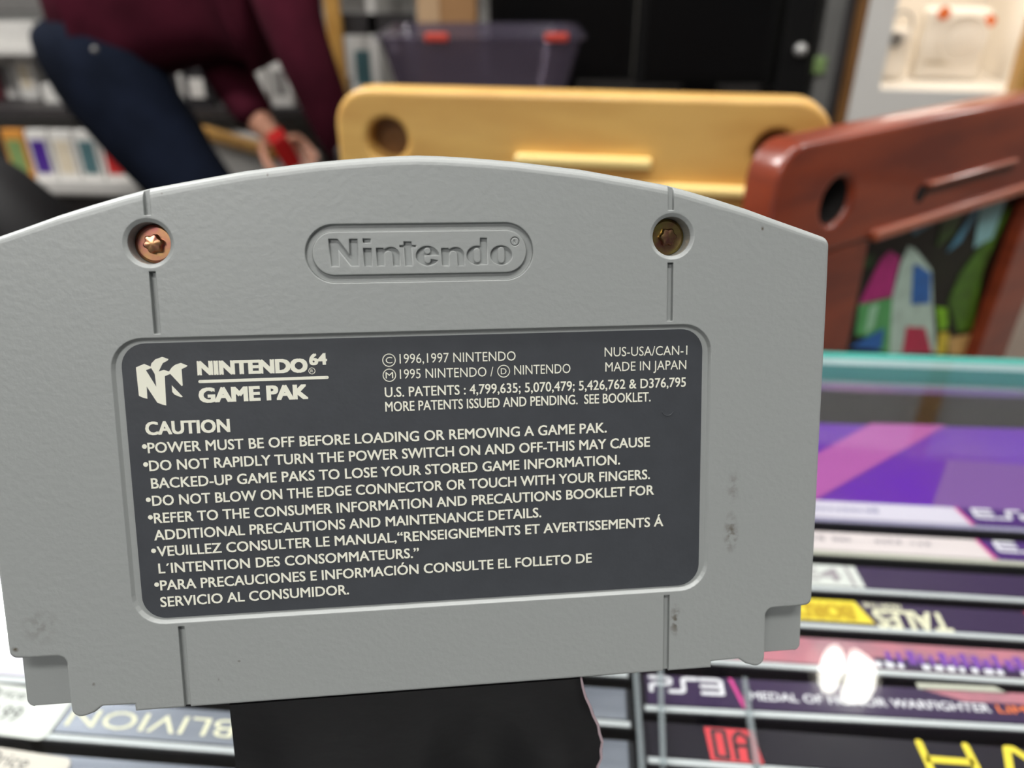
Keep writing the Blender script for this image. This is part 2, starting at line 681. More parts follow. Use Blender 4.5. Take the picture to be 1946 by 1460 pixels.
# the round lamp that mirrors in the glass
t = thing('ceiling_light', 'round ceiling lamp with two lenses split by a bar', 'ceiling light', (1.01, 1.68, CEIL), R(-28))
obj('housing', lathe(BM(), [(0, 0), (0.125, 0), (0.125, -0.03), (0.110, -0.035), (0.110, -0.02), (0, -0.02)]), 'lamp_metal', t, True, autosmooth=40)
for (a, b, c0) in ((0.022, 0.098, 1), (0.016, 0.075, -1)):
    pts = []
    if c0 > 0:
        pts = [(0.020 + 0.074 * math.cos(R(-90 + 180 * i / 16)), 0.095 * math.sin(R(-90 + 180 * i / 16))) for i in range(17)]
    else:
        pts = [(-0.028 + 0.028 * math.cos(R(360 * i / 24)), 0.085 * math.sin(R(360 * i / 24))) for i in range(24)]
    bm = BM()
    add_mesh(bm, curve_mesh([pts], 0.006), Matrix.Translation((0, 0, -0.032)))
    obj('lens', bm, 'lamp_strong', t)

# ---------------------------------------------------------------- the grey game cartridge
MM = 0.001
CM = Matrix(((0.99337, -0.01736, 0.1136, -0.01215), (0.11221, 0.35996, -0.9262, 0.09551), (-0.02481, 0.93281, 0.35952, 1.07594), (0, 0, 0, 1)))
cart = thing('game_cartridge', 'grey plastic game cartridge with a dark printed back label, standing on the black card', 'game cartridge', matrix=CM)


def arc(cx, cy, r, a0, a1, n=6):
    return [(cx + r * math.cos(R(a0 + (a1 - a0) * i / n)), cy + r * math.sin(R(a0 + (a1 - a0) * i / n))) for i in range(n + 1)]


top_half = [(0, 31.4), (3.5, 31.3), (7, 31.08), (10, 30.85), (13.4, 30.55), (18.4, 29.95), (22.5, 29.45), (26.5, 28.75), (30.5, 28.05), (34.6, 27.3),
            (38, 26.4), (42, 25.25), (46.3, 23.9), (50.5, 22.4), (54, 21.2), (56, 20.5)]
right = list(reversed(top_half))            # going CCW: from right up to the centre
edge_r = []
# start bottom centre, go right, up, over the top to the left
br = [(34.98, -44.95), (42.15, -44.95), (42.15, -43.95), (46.5, -43.85)] + [(47.6, -44.7)] + arc(49.35, -43.9, 1.3, -110, 0, 6) + \
     [(50.65, -38)] + arc(51.85, -37.2, 1.25, 180, 90, 6) + [(55.5, -35.95)] + arc(56.9, -34.85, 1.1, -90, 0, 5) + [(58.3, -10), (58.6, 10)] + arc(57.15, 18.5, 1.5, -5, 70, 6)
br_w = [0.35] * 5 + [0.35] * 7 + [0.35] + [0.3] * 7 + [0.35] + [0.5] * 6 + [0.6, 0.7] + [0.75, 0.75, 0.78, 0.82, 0.86, 0.9, 0.95]
outline = br + right
wts = br_w + [1.0, 1.05, 1.1, 1.2] + [1.35] * (len(right) - 4)
outline = outline + [(-x, y) for x, y in reversed(outline) if abs(x) > 1e-6]
wts = wts + list(reversed(wts[:-1]))


def cart_body():
    bm = BM()
    loops = []
    K = 5
    for k in range(K + 1):
        a = PI / 2 * k / K
        ins = [w * (1 - math.sin(a)) for w in wts]
        z = [-w * (1 - math.cos(a)) for w in wts]
        q = inset(outline, ins)
        loops.append([Vector((p[0], p[1], zz)) * MM for p, zz in zip(q, z)])
    loops.append([Vector((p[0], p[1], -3.6)) * MM for p in outline])
    loft(bm, loops)
    return bm


def groove(bm, x, y0, y1, w=0.9, d=0.8, lip=0.0):
    h = w / 2
    pts = lambda hw, z: [Vector(p) * MM for p in ((x - hw, y0, z), (x + hw, y0, z), (x + hw, y1, z), (x - hw, y1, z))]
    loft(bm, [pts(h * 0.8, -d), pts(h, 1.0)])


def o_poly(pts):
    return pts


# letters of the sunken logo, traced on the plate in mm (48.54 px of tracing per mm-ish, levelled below)
LX0, LY0, LK = 958.0, 325.0, 57.2


def T(x, y):
    yy = y + (x - LX0) * 0.0152          # level the tracing
    return ((x - LX0) / LK + 0.10, -(yy - LY0) / LK + 18.44)


def ell(cx, cy, rx, ry, a0, a1, n=20):
    return [T(cx + rx * math.cos(R(a0 + (a1 - a0) * i / n)), cy + ry * math.sin(R(a0 + (a1 - a0) * i / n))) for i in range(n + 1)]


def pill(cx, y0, y1, r, n=8):
    return ell(cx, y0 + r, r, r, 180, 360, n) + ell(cx, y1 - r, r, r, 0, 180, n)


def logo_polys():
    P = []
    tt = lambda L: [T(*p) for p in L]
    P.append([tt([(258, 222), (326, 222), (414, 345), (414, 222), (476, 222), (480, 430), (420, 430), (330, 306), (330, 432), (266, 432)])])
    P.append([tt([(516, 219), (577, 219), (577, 252), (516, 252)])])
    P.append([tt([(517, 292), (580, 292), (582, 430), (519, 430)])])
    for dx in (0, 500):
        n = [T(615 + dx, 290), T(672 + dx, 290), T(674 + dx, 300)] + ell(728 + dx, 340, 66, 58, 235, 360, 10) + [T(795 + dx, 428), T(740 + dx, 428)] + ell(707 + dx, 345, 31, 33, 0, -180, 8) + [T(676 + dx, 428), T(618 + dx, 428)]
        P.append([n])
    P.append([tt([(828, 240), (888, 240), (888, 268), (922, 268), (922, 286), (888, 286), (892, 428), (832, 428), (828, 286), (796, 286), (796, 268), (828, 268)])])
    # e
    outer = ell(1008, 350, 90, 76, 12, 360 - 10, 30)
    outer = ell(1008, 350, 90, 76, 22, 350, 30) + [T(1034, 350 + 4), T(1034, 376)]
    e_out = ell(1008, 350, 90, 76, 26, 356, 30) + [T(985, 347), T(985, 385)] + ell(1009, 388, 23, 20, 180, 0, 8) + [T(1033, 376)]
    P.append([e_out, pill(1008, 288, 336, 24)])
    # d
    d_out = [T(1420, 210), T(1475, 210), T(1477, 418), T(1425, 418)] + ell(1398, 346, 86, 74, 75, 285, 24)
    P.append([d_out, pill(1394, 290, 402, 25)])
    P.append([ell(1585, 345, 87, 76, 0, 353, 36), pill(1585, 282, 406, 25)])
    return P


def cutter_mesh():
    bm = BM()
    # label recess with sloped walls
    lr = lambda off, z: [Vector((x, y, z)) * MM for x, y in rrect(41.25 + off, 20.0 + off, 4.2 + off, 8, 0, -12.2)]
    loft(bm, [lr(-0.35, -0.6), lr(0.0, 0.0), lr(0.3, 0.6)])
    # grooves
    for s in (-1, 1):
        x = 35.0 * s
        groove(bm, x, 23.75, 33.5, 0.95, 0.7)
        groove(bm, x, 8.3, 16.5, 0.95, 0.8)
        groove(bm, x, -46.5, -32.75, 1.0, 0.8)
    me = bpy.data.meshes.new('cut')
    bmesh.ops.recalc_face_normals(bm, faces=bm.faces[:])
    bm.to_mesh(me)
    bm.free()
    return me


def cutter_round():
    bm = BM()
    for s in (-1, 1):
        lathe(bm, [(0, -3.3 * MM), (2.62 * MM, -3.3 * MM), (2.72 * MM, -0.35 * MM), (3.25 * MM, 0.02 * MM), (3.3 * MM, 0.5 * MM), (0, 0.5 * MM)], (35.2 * s * MM, 20.17 * MM, 0), 40)
    # pill ring
    O = lambda off, z: [Vector((x, y, z)) * MM for x, y in rrect(15.35 + off, 3.87 + off, 3.86 + off, 14, 0.10, 18.44)]
    I = lambda off, z: [Vector((x, y, z)) * MM for x, y in rrect(14.45 + off, 2.9 + off, 2.89 + off, 14, 0.10, 18.46)]
    a = O(0.1, 0.3), O(-0.05, -0.62), I(0.05, -0.62), I(-0.1, 0.3)
    ring(bm, a)
    me = bpy.data.meshes.new('cut')
    bmesh.ops.recalc_face_normals(bm, faces=bm.faces[:])
    bm.to_mesh(me)
    bm.free()
    return me


def cutter_logo():
    """built in mm, scaled down at the end"""
    bm = BM()
    for polys in logo_polys():
        add_mesh(bm, curve_mesh(polys, 0.6), Matrix.Translation((0, 0, 0.0)))
    add_mesh(bm, text_mesh('R', 0.0, 2, ext=0.3), Matrix.Translation((12.72, 19.48, 0.1)) @ Matrix.Diagonal((0.75, 0.75, 1.0, 1)))
    bmesh.ops.remove_doubles(bm, verts=bm.verts[:], dist=0.0004)
    lo = lambda r, z: [Vector((12.97 + r * math.cos(2 * PI * i / 24), 19.75 + r * math.sin(2 * PI * i / 24), z)) for i in range(24)]
    ring(bm, [lo(0.62, 0.3), lo(0.62, -0.2), lo(0.52, -0.2), lo(0.52, 0.3)])
    bmesh.ops.scale(bm, vec=(MM, MM, MM), verts=bm.verts[:])
    me = bpy.data.meshes.new('cut')
    bmesh.ops.recalc_face_normals(bm, faces=bm.faces[:])
    bm.to_mesh(me)
    bm.free()
    return me


def carve(bm, cutters):
    """cut at 100x size for accuracy, then scale back"""
    me = bpy.data.meshes.new('body')
    bmesh.ops.recalc_face_normals(bm, faces=bm.faces[:])
    bmesh.ops.scale(bm, vec=(100, 100, 100), verts=bm.verts[:])
    bm.to_mesh(me)
    bm.free()
    o = bpy.data.objects.new('body', me)
    C.objects.link(o)
    tmp = []
    for c in cutters:
        c.transform(Matrix.Scale(100, 4))
        co = bpy.data.objects.new('cut', c)
        C.objects.link(co)
        tmp.append(co)
        md = o.modifiers.new('cut', 'BOOLEAN')
        md.operation = 'DIFFERENCE'
        md.solver = 'MANIFOLD'
        md.object = co
    dg = bpy.context.evaluated_depsgraph_get()
    res = bpy.data.meshes.new_from_object(o.evaluated_get(dg))
    for x in tmp + [o]:
        bpy.data.objects.remove(x)
    res.transform(Matrix.Scale(0.01, 4))
    return res


obj('back_shell', carve(cart_body(), [cutter_mesh(), cutter_round(), cutter_logo()]), 'plastic_front', cart)

# the deeper half seen in the lower notches
front = [(57.2, -44.9)] + arc(57.0, -43.9, 1.1, -80, 0, 5) + [(58.1, 10)] + arc(56.8, 18.3, 1.3, 0, 70, 4) + [(x * 0.995, y - 0.35) for x, y in right]
front = front + [(-x, y) for x, y in reversed(front) if abs(x) > 1e-6]
bm = BM()
loft(bm, [[Vector((x, y, -3.65)) * MM for x, y in front], [Vector((x, y, -17.5)) * MM for x, y in front], [Vector((x, y, -19)) * MM for x, y in inset(front, 1.2)]])
obj('front_shell', bm, 'plastic_front', cart)

# back label and its print
bm = BM()
loft(bm, [[Vector((x, y, z)) * MM for x, y in rrect(40.05, 19.3, 3.2, 10, 0, -12.25)] for z in (-0.6, -0.5)])
label_obj = obj('back_label', bm, 'label_dark', cart, label='dark grey printed label')
TEXT_DATA = [
    ('CAUTION', -37.712, -5.407, -26.616, -5.405, 1.83, 0.036),
    ('POWER MUST BE OFF BEFORE LOADING OR REMOVING A GAME PAK.', -37.62, -7.916, 25.945, -7.614, 1.46, 0.018),
    ('DO NOT RAPIDLY TURN THE POWER SWITCH ON AND OFF-THIS MAY CAUSE', -37.62, -10.4, 32.376, -9.991, 1.46, 0.018),
    ('BACKED-UP GAME PAKS TO LOSE YOUR STORED GAME INFORMATION.', -37.563, -12.875, 27.925, -12.454, 1.46, 0.018),
    ('DO NOT BLOW ON THE EDGE CONNECTOR OR TOUCH WITH YOUR FINGERS.', -37.619, -15.323, 32.414, -14.854, 1.46, 0.018),
    ('REFER TO THE CONSUMER INFORMATION AND PRECAUTIONS BOOKLET FOR', -37.58, -17.792, 33.052, -17.252, 1.46, 0.018),
    ('ADDITIONAL PRECAUTIONS AND MAINTENANCE DETAILS.', -37.75, -20.22, 16.236, -19.794, 1.46, 0.018),
    ('VEUILLEZ CONSULTER LE MANUAL,\u201cRENSEIGNEMENTS ET AVERTISSEMENTS \u00c1', -37.538, -22.557, 34.501, -22.139, 1.46, 0.018),
    ('L\u00b4INTENTION DES CONSOMMATEURS.\u201d', -37.543, -25.026, -1.587, -24.849, 1.46, 0.018),
    ('PARA PRECAUCIONES E INFORMACI\u00d3N CONSULTE EL FOLLETO DE', -37.511, -27.49, 23.69, -27.138, 1.46, 0.018),
    ('SERVICIO AL CONSUMIDOR.', -37.664, -29.919, -11.735, -29.743, 1.46, 0.018),
    ('NINTENDO', -30.382, 2.54, -15.809, 2.473, 1.93, 0.06),
    ('64', -15.574, 3.456, -13.154, 3.468, 1.6, 0.05),
    ('GAME PAK', -30.44, -1.236, -15.927, -1.203, 2.05, 0.055),
    ('1996,1997 NINTENDO', -3.323, 3.318, 12.867, 3.252, 1.32, 0.0),
    ('1995 NINTENDO /', -3.359, 1.186, 9.681, 1.129, 1.32, 0.0),
    ('NINTENDO', 12.632, 1.235, 20.681, 1.23, 1.32, 0.0),
    ('NUS-USA/CAN-1', 25.634, 3.423, 37.797, 3.351, 1.32, 0.0),
    ('MADE IN JAPAN', 25.74, 1.272, 37.672, 1.259, 1.32, 0.0),
    ('U.S. PATENTS : 4,799,635; 5,070,479; 5,426,762 & D376,795', -5.534, -1.34, 37.655, -1.316, 1.38, 0.012),
    ('MORE PATENTS ISSUED AND PENDING.  SEE BOOKLET.', -5.543, -3.375, 32.424, -3.293, 1.38, 0.012),
]
bm = BM()
zt = -0.47
for (s, x0, y0, x1, y1, cap, wgt) in TEXT_DATA:
    add_text(bm, s, x0, y0, x1, y1, cap, wgt, zt, MM)
for x, y in ((-38.006, -6.95), (-38.047, -9.45), (-38.098, -14.4), (-38.022, -16.9), (-37.981, -21.7), (-37.948, -26.6)):
    poly(bm, [(x + 0.33 * math.cos(2 * PI * i / 14), y + 0.33 * math.sin(2 * PI * i / 14)) for i in range(14)], zt, 0, MM)
stroke(bm, [(-30.15, 1.68), (-13.25, 1.70)], 0.42, zt, 0, scale=MM)
for cx, cy, ch, r in ((-4.77, 3.83, 'C', 0.86), (-4.80, 1.73, 'M', 0.86), (11.13, 1.79, 'D', 0.84), (-15.27, 2.67, 'R', 0.42)):
    stroke(bm, [(cx + r * math.cos(2 * PI * i / 28), cy + r * math.sin(2 * PI * i / 28)) for i in range(28)], 0.13 if r > 0.5 else 0.09, zt, 0, True, MM)
    w = {'C': 0.46, 'M': 0.52, 'D': 0.40, 'R': 0.22}[ch] if r > 0.5 else 0.2
    add_text(bm, ch, cx - w, cy - 0.5 * r, cx + w, cy - 0.5 * r, r * 1.0, 0.0, zt, MM)
N64 = [[(-38.233, 3.867), (-37.138, 4.307), (-36.334, 3.91), (-36.22, 4.343), (-35.678, 4.871), (-34.752, 5.181), (-33.97, 4.853), (-34.114, 4.654), (-34.752, 4.335), (-35.355, 3.234), (-34.694, 3.417), (-34.032, 3.192), (-33.635, 3.724), (-33.154, 4.082), (-32.425, 4.298), (-31.577, 3.898), (-31.752, 3.733), (-32.39, 3.446), (-32.405, 1.228), (-32.56, 1.164), (-33.896, 2.848), (-34.63, 2.565), (-34.741, -1.402), (-35.252, -1.28), (-35.879, -0.982), (-37.062, 1.249), (-37.098, -0.423), (-37.636, -0.267), (-38.161, 0.025)],
       [(-36.982, 3.456), (-36.286, 3.705), (-35.897, 2.912), (-35.826, 1.173)]]
add_mesh(bm, curve_mesh(N64, 0, 0, MM), Matrix.Translation((0, 0, zt * MM)))
poly(bm, [(-33.818, 1.31), (-32.507, -0.313), (-32.74, -0.374), (-33.527, -0.002), (-33.823, 0.386)], zt, 0, MM)
obj('printed_text', bm, 'ink_white', label_obj, label='off-white caution and patent lettering')
# small pressed mark in the label
bm = BM()
tube(bm, [Vector((35.0 + 0.9 * math.cos(R(200 + 14 * i)), -4.6 + 0.9 * math.sin(R(200 + 14 * i)), -0.5)) * MM for i in range(11)], 0.08 * MM, 6)
cyl(bm, Vector((36.9, -5.2, -0.52)) * MM, Vector((36.9, -5.2, -0.45)) * MM, 0.14 * MM, n=10)
obj('pressed_mark', bm, 'label_dark', label_obj)

# security screws
for s, m_, tilt in ((-1, 'screw_copper', 12), (1, 'screw_brass', 0)):
    bm = BM()
    c = Vector((35.2 * s, 20.17, 0)) * MM
    lathe(bm, [(0, -3.28 * MM), (2.55 * MM, -3.28 * MM), (2.55 * MM, -2.75 * MM), (2.2 * MM, -2.5 * MM), (0, -2.5 * MM)], c, 32)
    lob = lambda k, z: [c + Vector((k * (1.15 + 0.13 * math.cos(6 * t)) * math.cos(t + R(tilt)), k * (1.15 + 0.13 * math.cos(6 * t)) * math.sin(t + R(tilt)), z)) * MM for t in [2 * PI * i / 60 for i in range(60)]]
    loft(bm, [lob(1.05, -2.55), lob(1.0, -1.75), lob(0.86, -1.55), lob(0.3, -1.45)])
    obj('screw', bm, m_, cart, True, label='pinkish copper screw' if s < 0 else 'olive brass screw', autosmooth=35)

# ---------------------------------------------------------------- the black card stand under the cartridge
YAW = R(-4.85)
GT = 0.95                                   # top of the counter glass
eu = Vector((math.cos(YAW), math.sin(YAW), 0))
ev = Vector((-math.sin(YAW), math.cos(YAW), 0))


def uv(u, v, z):
    return eu * u + ev * v + Vector((0, 0, z))


stand = thing('card_stand', 'black bent card with a torn right edge, on the glass under the grey cartridge', 'card stand', (0, 0.08, GT))
LA = CM @ (Vector((-29.5, -45.5, -0.8)) * MM)
RA = CM @ (Vector((23.0, -45.5, -0.8)) * MM)


def card_pt(s, t, off=0.0):
    """s across 0..1, t from the cartridge down to the glass 0..1"""
    a = LA.lerp(RA, s)
    bl = Vector((-0.0575, 0.090, GT + 0.0003))
    brr = Vector((0.0205, 0.098, GT + 0.0003))
    b = bl.lerp(brr, s)
    p = a.lerp(b, t)
    p.y += (0.0030 * math.cos(2 * PI * (s * 1.55 - 0.02)) + 0.0022 * math.cos(2 * PI * s * 2.7 + 1.0)) * min(1.0, 1.6 * t) + off
    if s > 0.99:
        p.x += 0.0012 * math.sin(t * 13 - 1.5) + 0.00015 * math.sin(t * 90)
    return p - Vector((0, 0.08, GT))


bm = BM()
NS, NT = 48, 30
grid = {}
for k, off in ((0, 0.0), (1, 0.0006)):
    for i in range(NS + 1):
        for j in range(NT + 1):
            grid[k, i, j] = bm.verts.new(card_pt(i / NS, j / NT, off))
for k in (0, 1):
    for i in range(NS):
        for j in range(NT):
            bm.faces.new((grid[k, i, j], grid[k, i + 1, j], grid[k, i + 1, j + 1], grid[k, i, j + 1]))
for i in range(NS):
    for j in (0, NT):
        bm.faces.new((grid[0, i, j], grid[0, i + 1, j], grid[1, i + 1, j], grid[1, i, j]))
for j in range(NT):
    bm.faces.new((grid[0, 0, j], grid[0, 0, j + 1], grid[1, 0, j + 1], grid[1, 0, j]))
    bm.faces.new((grid[0, NS, j], grid[0, NS, j + 1], grid[1, NS, j + 1], grid[1, NS, j]))
obj('card', bm, 'black_card', stand, True, autosmooth=50)
bm = BM()
tube(bm, [card_pt(1.0, j / NT, 0.0003) + Vector((0.0002, -0.0001, 0)) for j in range(NT + 1)], [0.00022 + 0.00025 * abs(math.sin(j * 1.7)) * (j / NT) for j in range(NT + 1)], 6)
obj('torn_edge', bm, 'torn_paper', stand, label='pale torn edge of the card')
# ledge and back rest behind the cartridge
bm = BM()
inv = Matrix.Translation((0, -0.08, -GT))
Q = lambda x, y, z: (inv @ CM) @ (Vector((x, y, z)) * MM)
loft(bm, [[Q(-29, -45.12, -2.2), Q(22.5, -45.12, -2.2), Q(22.5, -45.12, -20.5), Q(-29, -45.12, -20.5)], [Q(-29, -45.5, -2.2), Q(22.5, -45.5, -2.2), Q(22.5, -45.5, -20.5), Q(-29, -45.5, -20.5)]])
obj('ledge', bm, 'black_card', stand)
bm = BM()
b0, b1 = Q(-29, 0, -19.3), Q(22.5, 0, -19.3)
loft(bm, [[Q(-29, 6, -19.2), Q(22.5, 6, -19.2), Q(22.5, 6, -20.2), Q(-29, 6, -20.2)], [Q(-29, -46, -19.2), Q(22.5, -46, -19.2), Q(22.5, -46, -20.2), Q(-29, -46, -20.2)]])
obj('back_rest', bm, 'black_card', stand)
bm = BM()
p0, p1 = Q(-26, -44, -20.2), Q(20, -44, -20.2)
f0, f1 = Vector((p0.x, p0.y + 0.03, 0.0003)), Vector((p1.x, p1.y + 0.03, 0.0003))
th = Vector((0, 0.0008, 0))
loft(bm, [[p0, p1, p1 + th, p0 + th], [f0, f1, f1 + th, f0 + th]])
obj('strut', bm, 'black_card', stand)

# ---------------------------------------------------------------- the glass counter
U0, U1, V0, V1 = -0.62, 0.75, -0.16, 0.366
IN = 0.795                                  # floor of the glass case
cnt = thing('glass_counter', 'glass topped shop counter with game cases inside', 'counter', (0, 0, 0), YAW)
uc, vc = (U0 + U1) / 2, (V0 + V1) / 2
obj('glass_top', boxm((uc, (V0 + V1 - 0.004) / 2, GT - 0.004), (U1 - U0, V1 - V0 - 0.004, 0.008)), 'counter_glass', cnt, label='clear glass top')
# polished far edge: pale bevel over teal face over a metal channel
bm = BM()
prof = [(V1, GT), (V1 - 0.004, GT), (V1 - 0.0052, GT - 0.0008), (V1 - 0.0088, GT - 0.0026), (V1 - 0.0094, GT - 0.0110), (V1, GT - 0.0110)]
n_ = len(prof)
A = [bm.verts.new((U0, v, z)) for v, z in prof]
B = [bm.verts.new((U1, v, z)) for v, z in prof]
for i in range(n_):
    j = (i + 1) % n_
    f = bm.faces.new((A[i], A[j], B[j], B[i]))
    f.material_index = 1 if i == 2 else 0
bm.faces.new(A)
bm.faces.new(B[::-1])
obj('glass_edge', bm, ['glass_teal', 'bevel_pale'], cnt, label='polished teal edge of the glass')
obj('metal_channel', boxm((uc, V1 - 0.006, GT - 0.0130), (U1 - U0, 0.0140, 0.0035)), 'metal_pale', cnt)
obj('inner_shelf', boxm((uc, vc, IN - 0.01), (U1 - U0 - 0.02, V1 - V0 - 0.03, 0.02)), 'shelf_dark', cnt)
obj('back_panel', boxm((uc, V1 - 0.004, (GT - 0.015 + IN) / 2), (U1 - U0, 0.006, GT - 0.015 - IN)), 'shelf_dark', cnt)
obj('front_panel', boxm((uc, V0 + 0.004, (GT - 0.008 + IN) / 2), (U1 - U0, 0.006, GT - 0.008 - IN)), 'counter_glass', cnt)
for u in (U0 + 0.004, U1 - 0.004):
    obj('side_panel', boxm((u, vc, (GT - 0.008 + IN) / 2), (0.006, V1 - V0 - 0.02, GT - 0.008 - IN)), 'counter_glass', cnt)
obj('cabinet', boxm((uc, vc, (IN - 0.02) / 2), (U1 - U0, V1 - V0, IN - 0.02)), 'case_white', cnt)

# ---------------------------------------------------------------- game cases inside the counter
CW, CT, CH = 0.170, 0.0146, 0.135


def game_case(uc_, vc_, label, spine, group, rot=0.0, lip='lip_highlight', prints=None, shell='shell_dark', ends=None, dz=0.0):
    p = uv(uc_, vc_, IN + 0.0003 + dz)
    t = thing('game_case', label, 'game case', p, YAW + rot, group)
    sh = boxm((0, 0, CH / 2), (CW, CT, CH), None, 0.0008, 2)
    s_ob = obj('case_shell', sh, shell, t)
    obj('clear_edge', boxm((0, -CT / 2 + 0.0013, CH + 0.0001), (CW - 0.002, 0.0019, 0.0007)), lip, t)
    bm = BM()
    box(bm, (0, 0.0010, CH + 0.00015), (CW - 0.004, 0.0108, 0.0004))
    mats = [spine]
    if ends:
        for pts, mname in ends:
            mats.append(mname)
            poly(bm, pts, CH + 0.00040, len(mats) - 1)
    ins = obj('spine_insert', bm, mats, t)
    for (nm, builder, mname) in (prints or []):
        bm = BM()
        builder(bm)
        obj(nm, bm, mname, ins)
    return t


ZP = CH + 0.00046


def P_text(s, x0, x1, y, cap, w=0.02, flip=False, shear=0.0):
    def f(bm):
        if flip:
            add_text(bm, s, x1, y + cap, x0, y + cap, cap, w, ZP, shear=shear)
        else:
            add_text(bm, s, x0, y, x1, y, cap, w, ZP, shear=shear)
    return f


def P_ps3(x0, w, y, h, flip=False):
    """the console mark: three strokes-made characters"""
    def f(bm):
        k = 0.0013
        P_ = [[(0.0, 1.0), (0.22, 1.0), (0.28, 0.88), (0.28, 0.62), (0.22, 0.52), (0.06, 0.52), (0.0, 0.40), (0.0, 0.0)]]
        S_ = [[(0.66, 1.0), (0.50, 1.0), (0.46, 0.90), (0.46, 0.12), (0.42, 0.0), (0.26, 0.0)]]
        T_ = [[(0.72, 1.0), (0.95, 1.0), (1.0, 0.90), (1.0, 0.0)], [(0.72, 0.5), (0.98, 0.5)], [(0.72, 0.0), (1.0, 0.0)]]
        for L in P_ + S_ + T_:
            pts = []
            for a, b in L:
                X, Y = x0 + a * w, y + b * h
                if flip:
                    X, Y = x0 + w - a * w, y + h - b * h
                pts.append((X, Y))
            stroke(bm, pts, k, ZP)
    return f


def P_strokes(lines, w):
    def f(bm):
        for L in lines:
            stroke(bm, L, w, ZP)
    return f


def P_poly(*polys):
    def f(bm):
        for i, p in enumerate(polys):
            poly(bm, p, ZP - 0.00003 + 0.000004 * i)
    return f


def P_dashes(x0, x1, y, h, n, seed):
    def f(bm):
        rnd = random.Random(seed)
        x = x0
        st = (x1 - x0) / n
        for i in range(n):
            w = st * rnd.uniform(0.4, 0.8)
            if rnd.random() < 0.88:
                hh = h * rnd.uniform(0.6, 1.0)
                poly(bm, [(x, y), (x + w, y), (x + w, y + hh), (x, y + hh)], ZP)
            x += st
    return f


GR = 'game cases in the right hand rows of the glass counter'
RC = 0.110
HW = CW / 2
# local x = u - RC ; local y = v - vc
HZ = lambda u: u - RC
end_poly = [(0.0470, 0.0064), (0.0830, 0.0064), (0.0830, -0.0044), (0.0505, -0.0044)]
slash = lambda x: [(x, 0.0064), (x + 0.0012, 0.0064), (x + 0.0040, -0.0044), (x + 0.0026, -0.0044)]
# R0: nearest, yellow letters and red badge
game_case(RC, 0.1495, 'dark game case with tall yellow letters and a red badge, nearest row under the glass', 'spine_black', GR, prints=[
    ('yellow_title', P_strokes([[(-0.0068, 0.0060), (-0.0064, -0.0046)], [(0.0060, 0.0060), (0.0064, -0.0046)], [(-0.0066, 0.0008), (0.0062, 0.0008)],
                                [(0.0140, -0.0046), (0.0172, 0.0060), (0.0190, 0.0060), (0.0290, -0.0046)],
                                [(0.0310, 0.0058), (0.0440, 0.0058), (0.0320, -0.0046), (0.0445, -0.0046)],
                                [(0.0610, 0.0058), (0.0490, 0.0058), (0.0490, -0.0046), (0.0610, -0.0046)], [(0.0490, 0.0006), (0.0590, 0.0006)]], 0.0021), 'ink_yellow'),
    ('red_badge', P_poly([(-0.0672, 0.0060), (-0.0535, 0.0060), (-0.0520, -0.0046), (-0.0665, -0.0046)]), 'ink_red'),
    ('badge_figure', P_strokes([[(-0.0650, 0.0050), (-0.0648, -0.0034), (-0.0615, -0.0036), (-0.0617, 0.0050), (-0.0650, 0.0050)], [(-0.0590, -0.0036), (-0.0592, 0.0030), (-0.0575, 0.0050), (-0.0552, 0.0030), (-0.0556, -0.0036)], [(-0.0590, 0.0006), (-0.0556, 0.0006)]], 0.0012), 'ink_dark')])
# R1
game_case(RC, 0.1685, 'dark violet game case with one white line of capital letters and a pink slash', 'spine_violet', GR, rot=R(1.2), prints=[
    ('console_mark', P_ps3(-0.0815, 0.0215, 0.0004, 0.0050), 'ink_pale'),
    ('pink_slash', P_poly(slash(-0.0575)), 'ink_magenta'),
    ('white_title', P_text('MEDAL OF HONOR WARFIGHTER', -0.0520, 0.0185, -0.0012, 0.0030, 0.02), 'ink_pale'),
    ('red_note', P_text('LIMITED', 0.0205, 0.0420, -0.0012, 0.0028, 0.02), 'ink_orange'),
    ('rose_band', P_poly([(0.0, 0.0064), (0.083, 0.0064), (0.083, 0.0024), (0.012, 0.0024)]), 'spine_rose'),
    ('paper_tab', P_poly([(0.0, 0.0085), (0.0235, 0.0085), (0.0265, 0.0060), (0.0, 0.0060)]), 'lip_beige')])
# R2
game_case(RC, 0.1862, 'rose and violet game case with rough pale lettering, behind the white line of capitals', 'spine_rose', GR, prints=[
    ('violet_band', P_poly([(-0.010, 0.0000), (0.083, 0.0000), (0.083, -0.0044), (-0.010, -0.0044)]), 'spine_violet'),
    ('rough_title', P_dashes(-0.006, 0.080, -0.0020, 0.0060, 26, 4), 'ink_violet'),
    ('pale_marks', P_dashes(-0.022, 0.060, -0.0040, 0.0030, 22, 9), 'ink_pale')])
# R3
game_case(RC, 0.2042, 'dark game case with cream letters upside down beside a yellow block', 'spine_violet', GR, prints=[
    ('yellow_block', P_poly([(-0.070, 0.0064), (-0.0090, 0.0064), (-0.0050, -0.0036), (-0.070, -0.0036)]), 'ink_yellow'),
    ('block_letters', P_text('BORDERLANDS', -0.062, -0.0105, -0.0026, 0.0072, 0.05, flip=True), 'ink_mustard'),
    ('cream_title', P_text('TALES', -0.0045, 0.0200, -0.0052, 0.0085, 0.03, flip=True), 'ink_cream'),
    ('cream_note', P_text('FROM THE', -0.0065, 0.0060, 0.0040, 0.0020, 0.03, flip=True), 'ink_cream'),
    ('red_slash', P_poly(slash(0.0470)), 'ink_red'),
    ('console_mark', P_ps3(0.0560, 0.0215, 0.0004, 0.0050, True), 'ink_pale')])
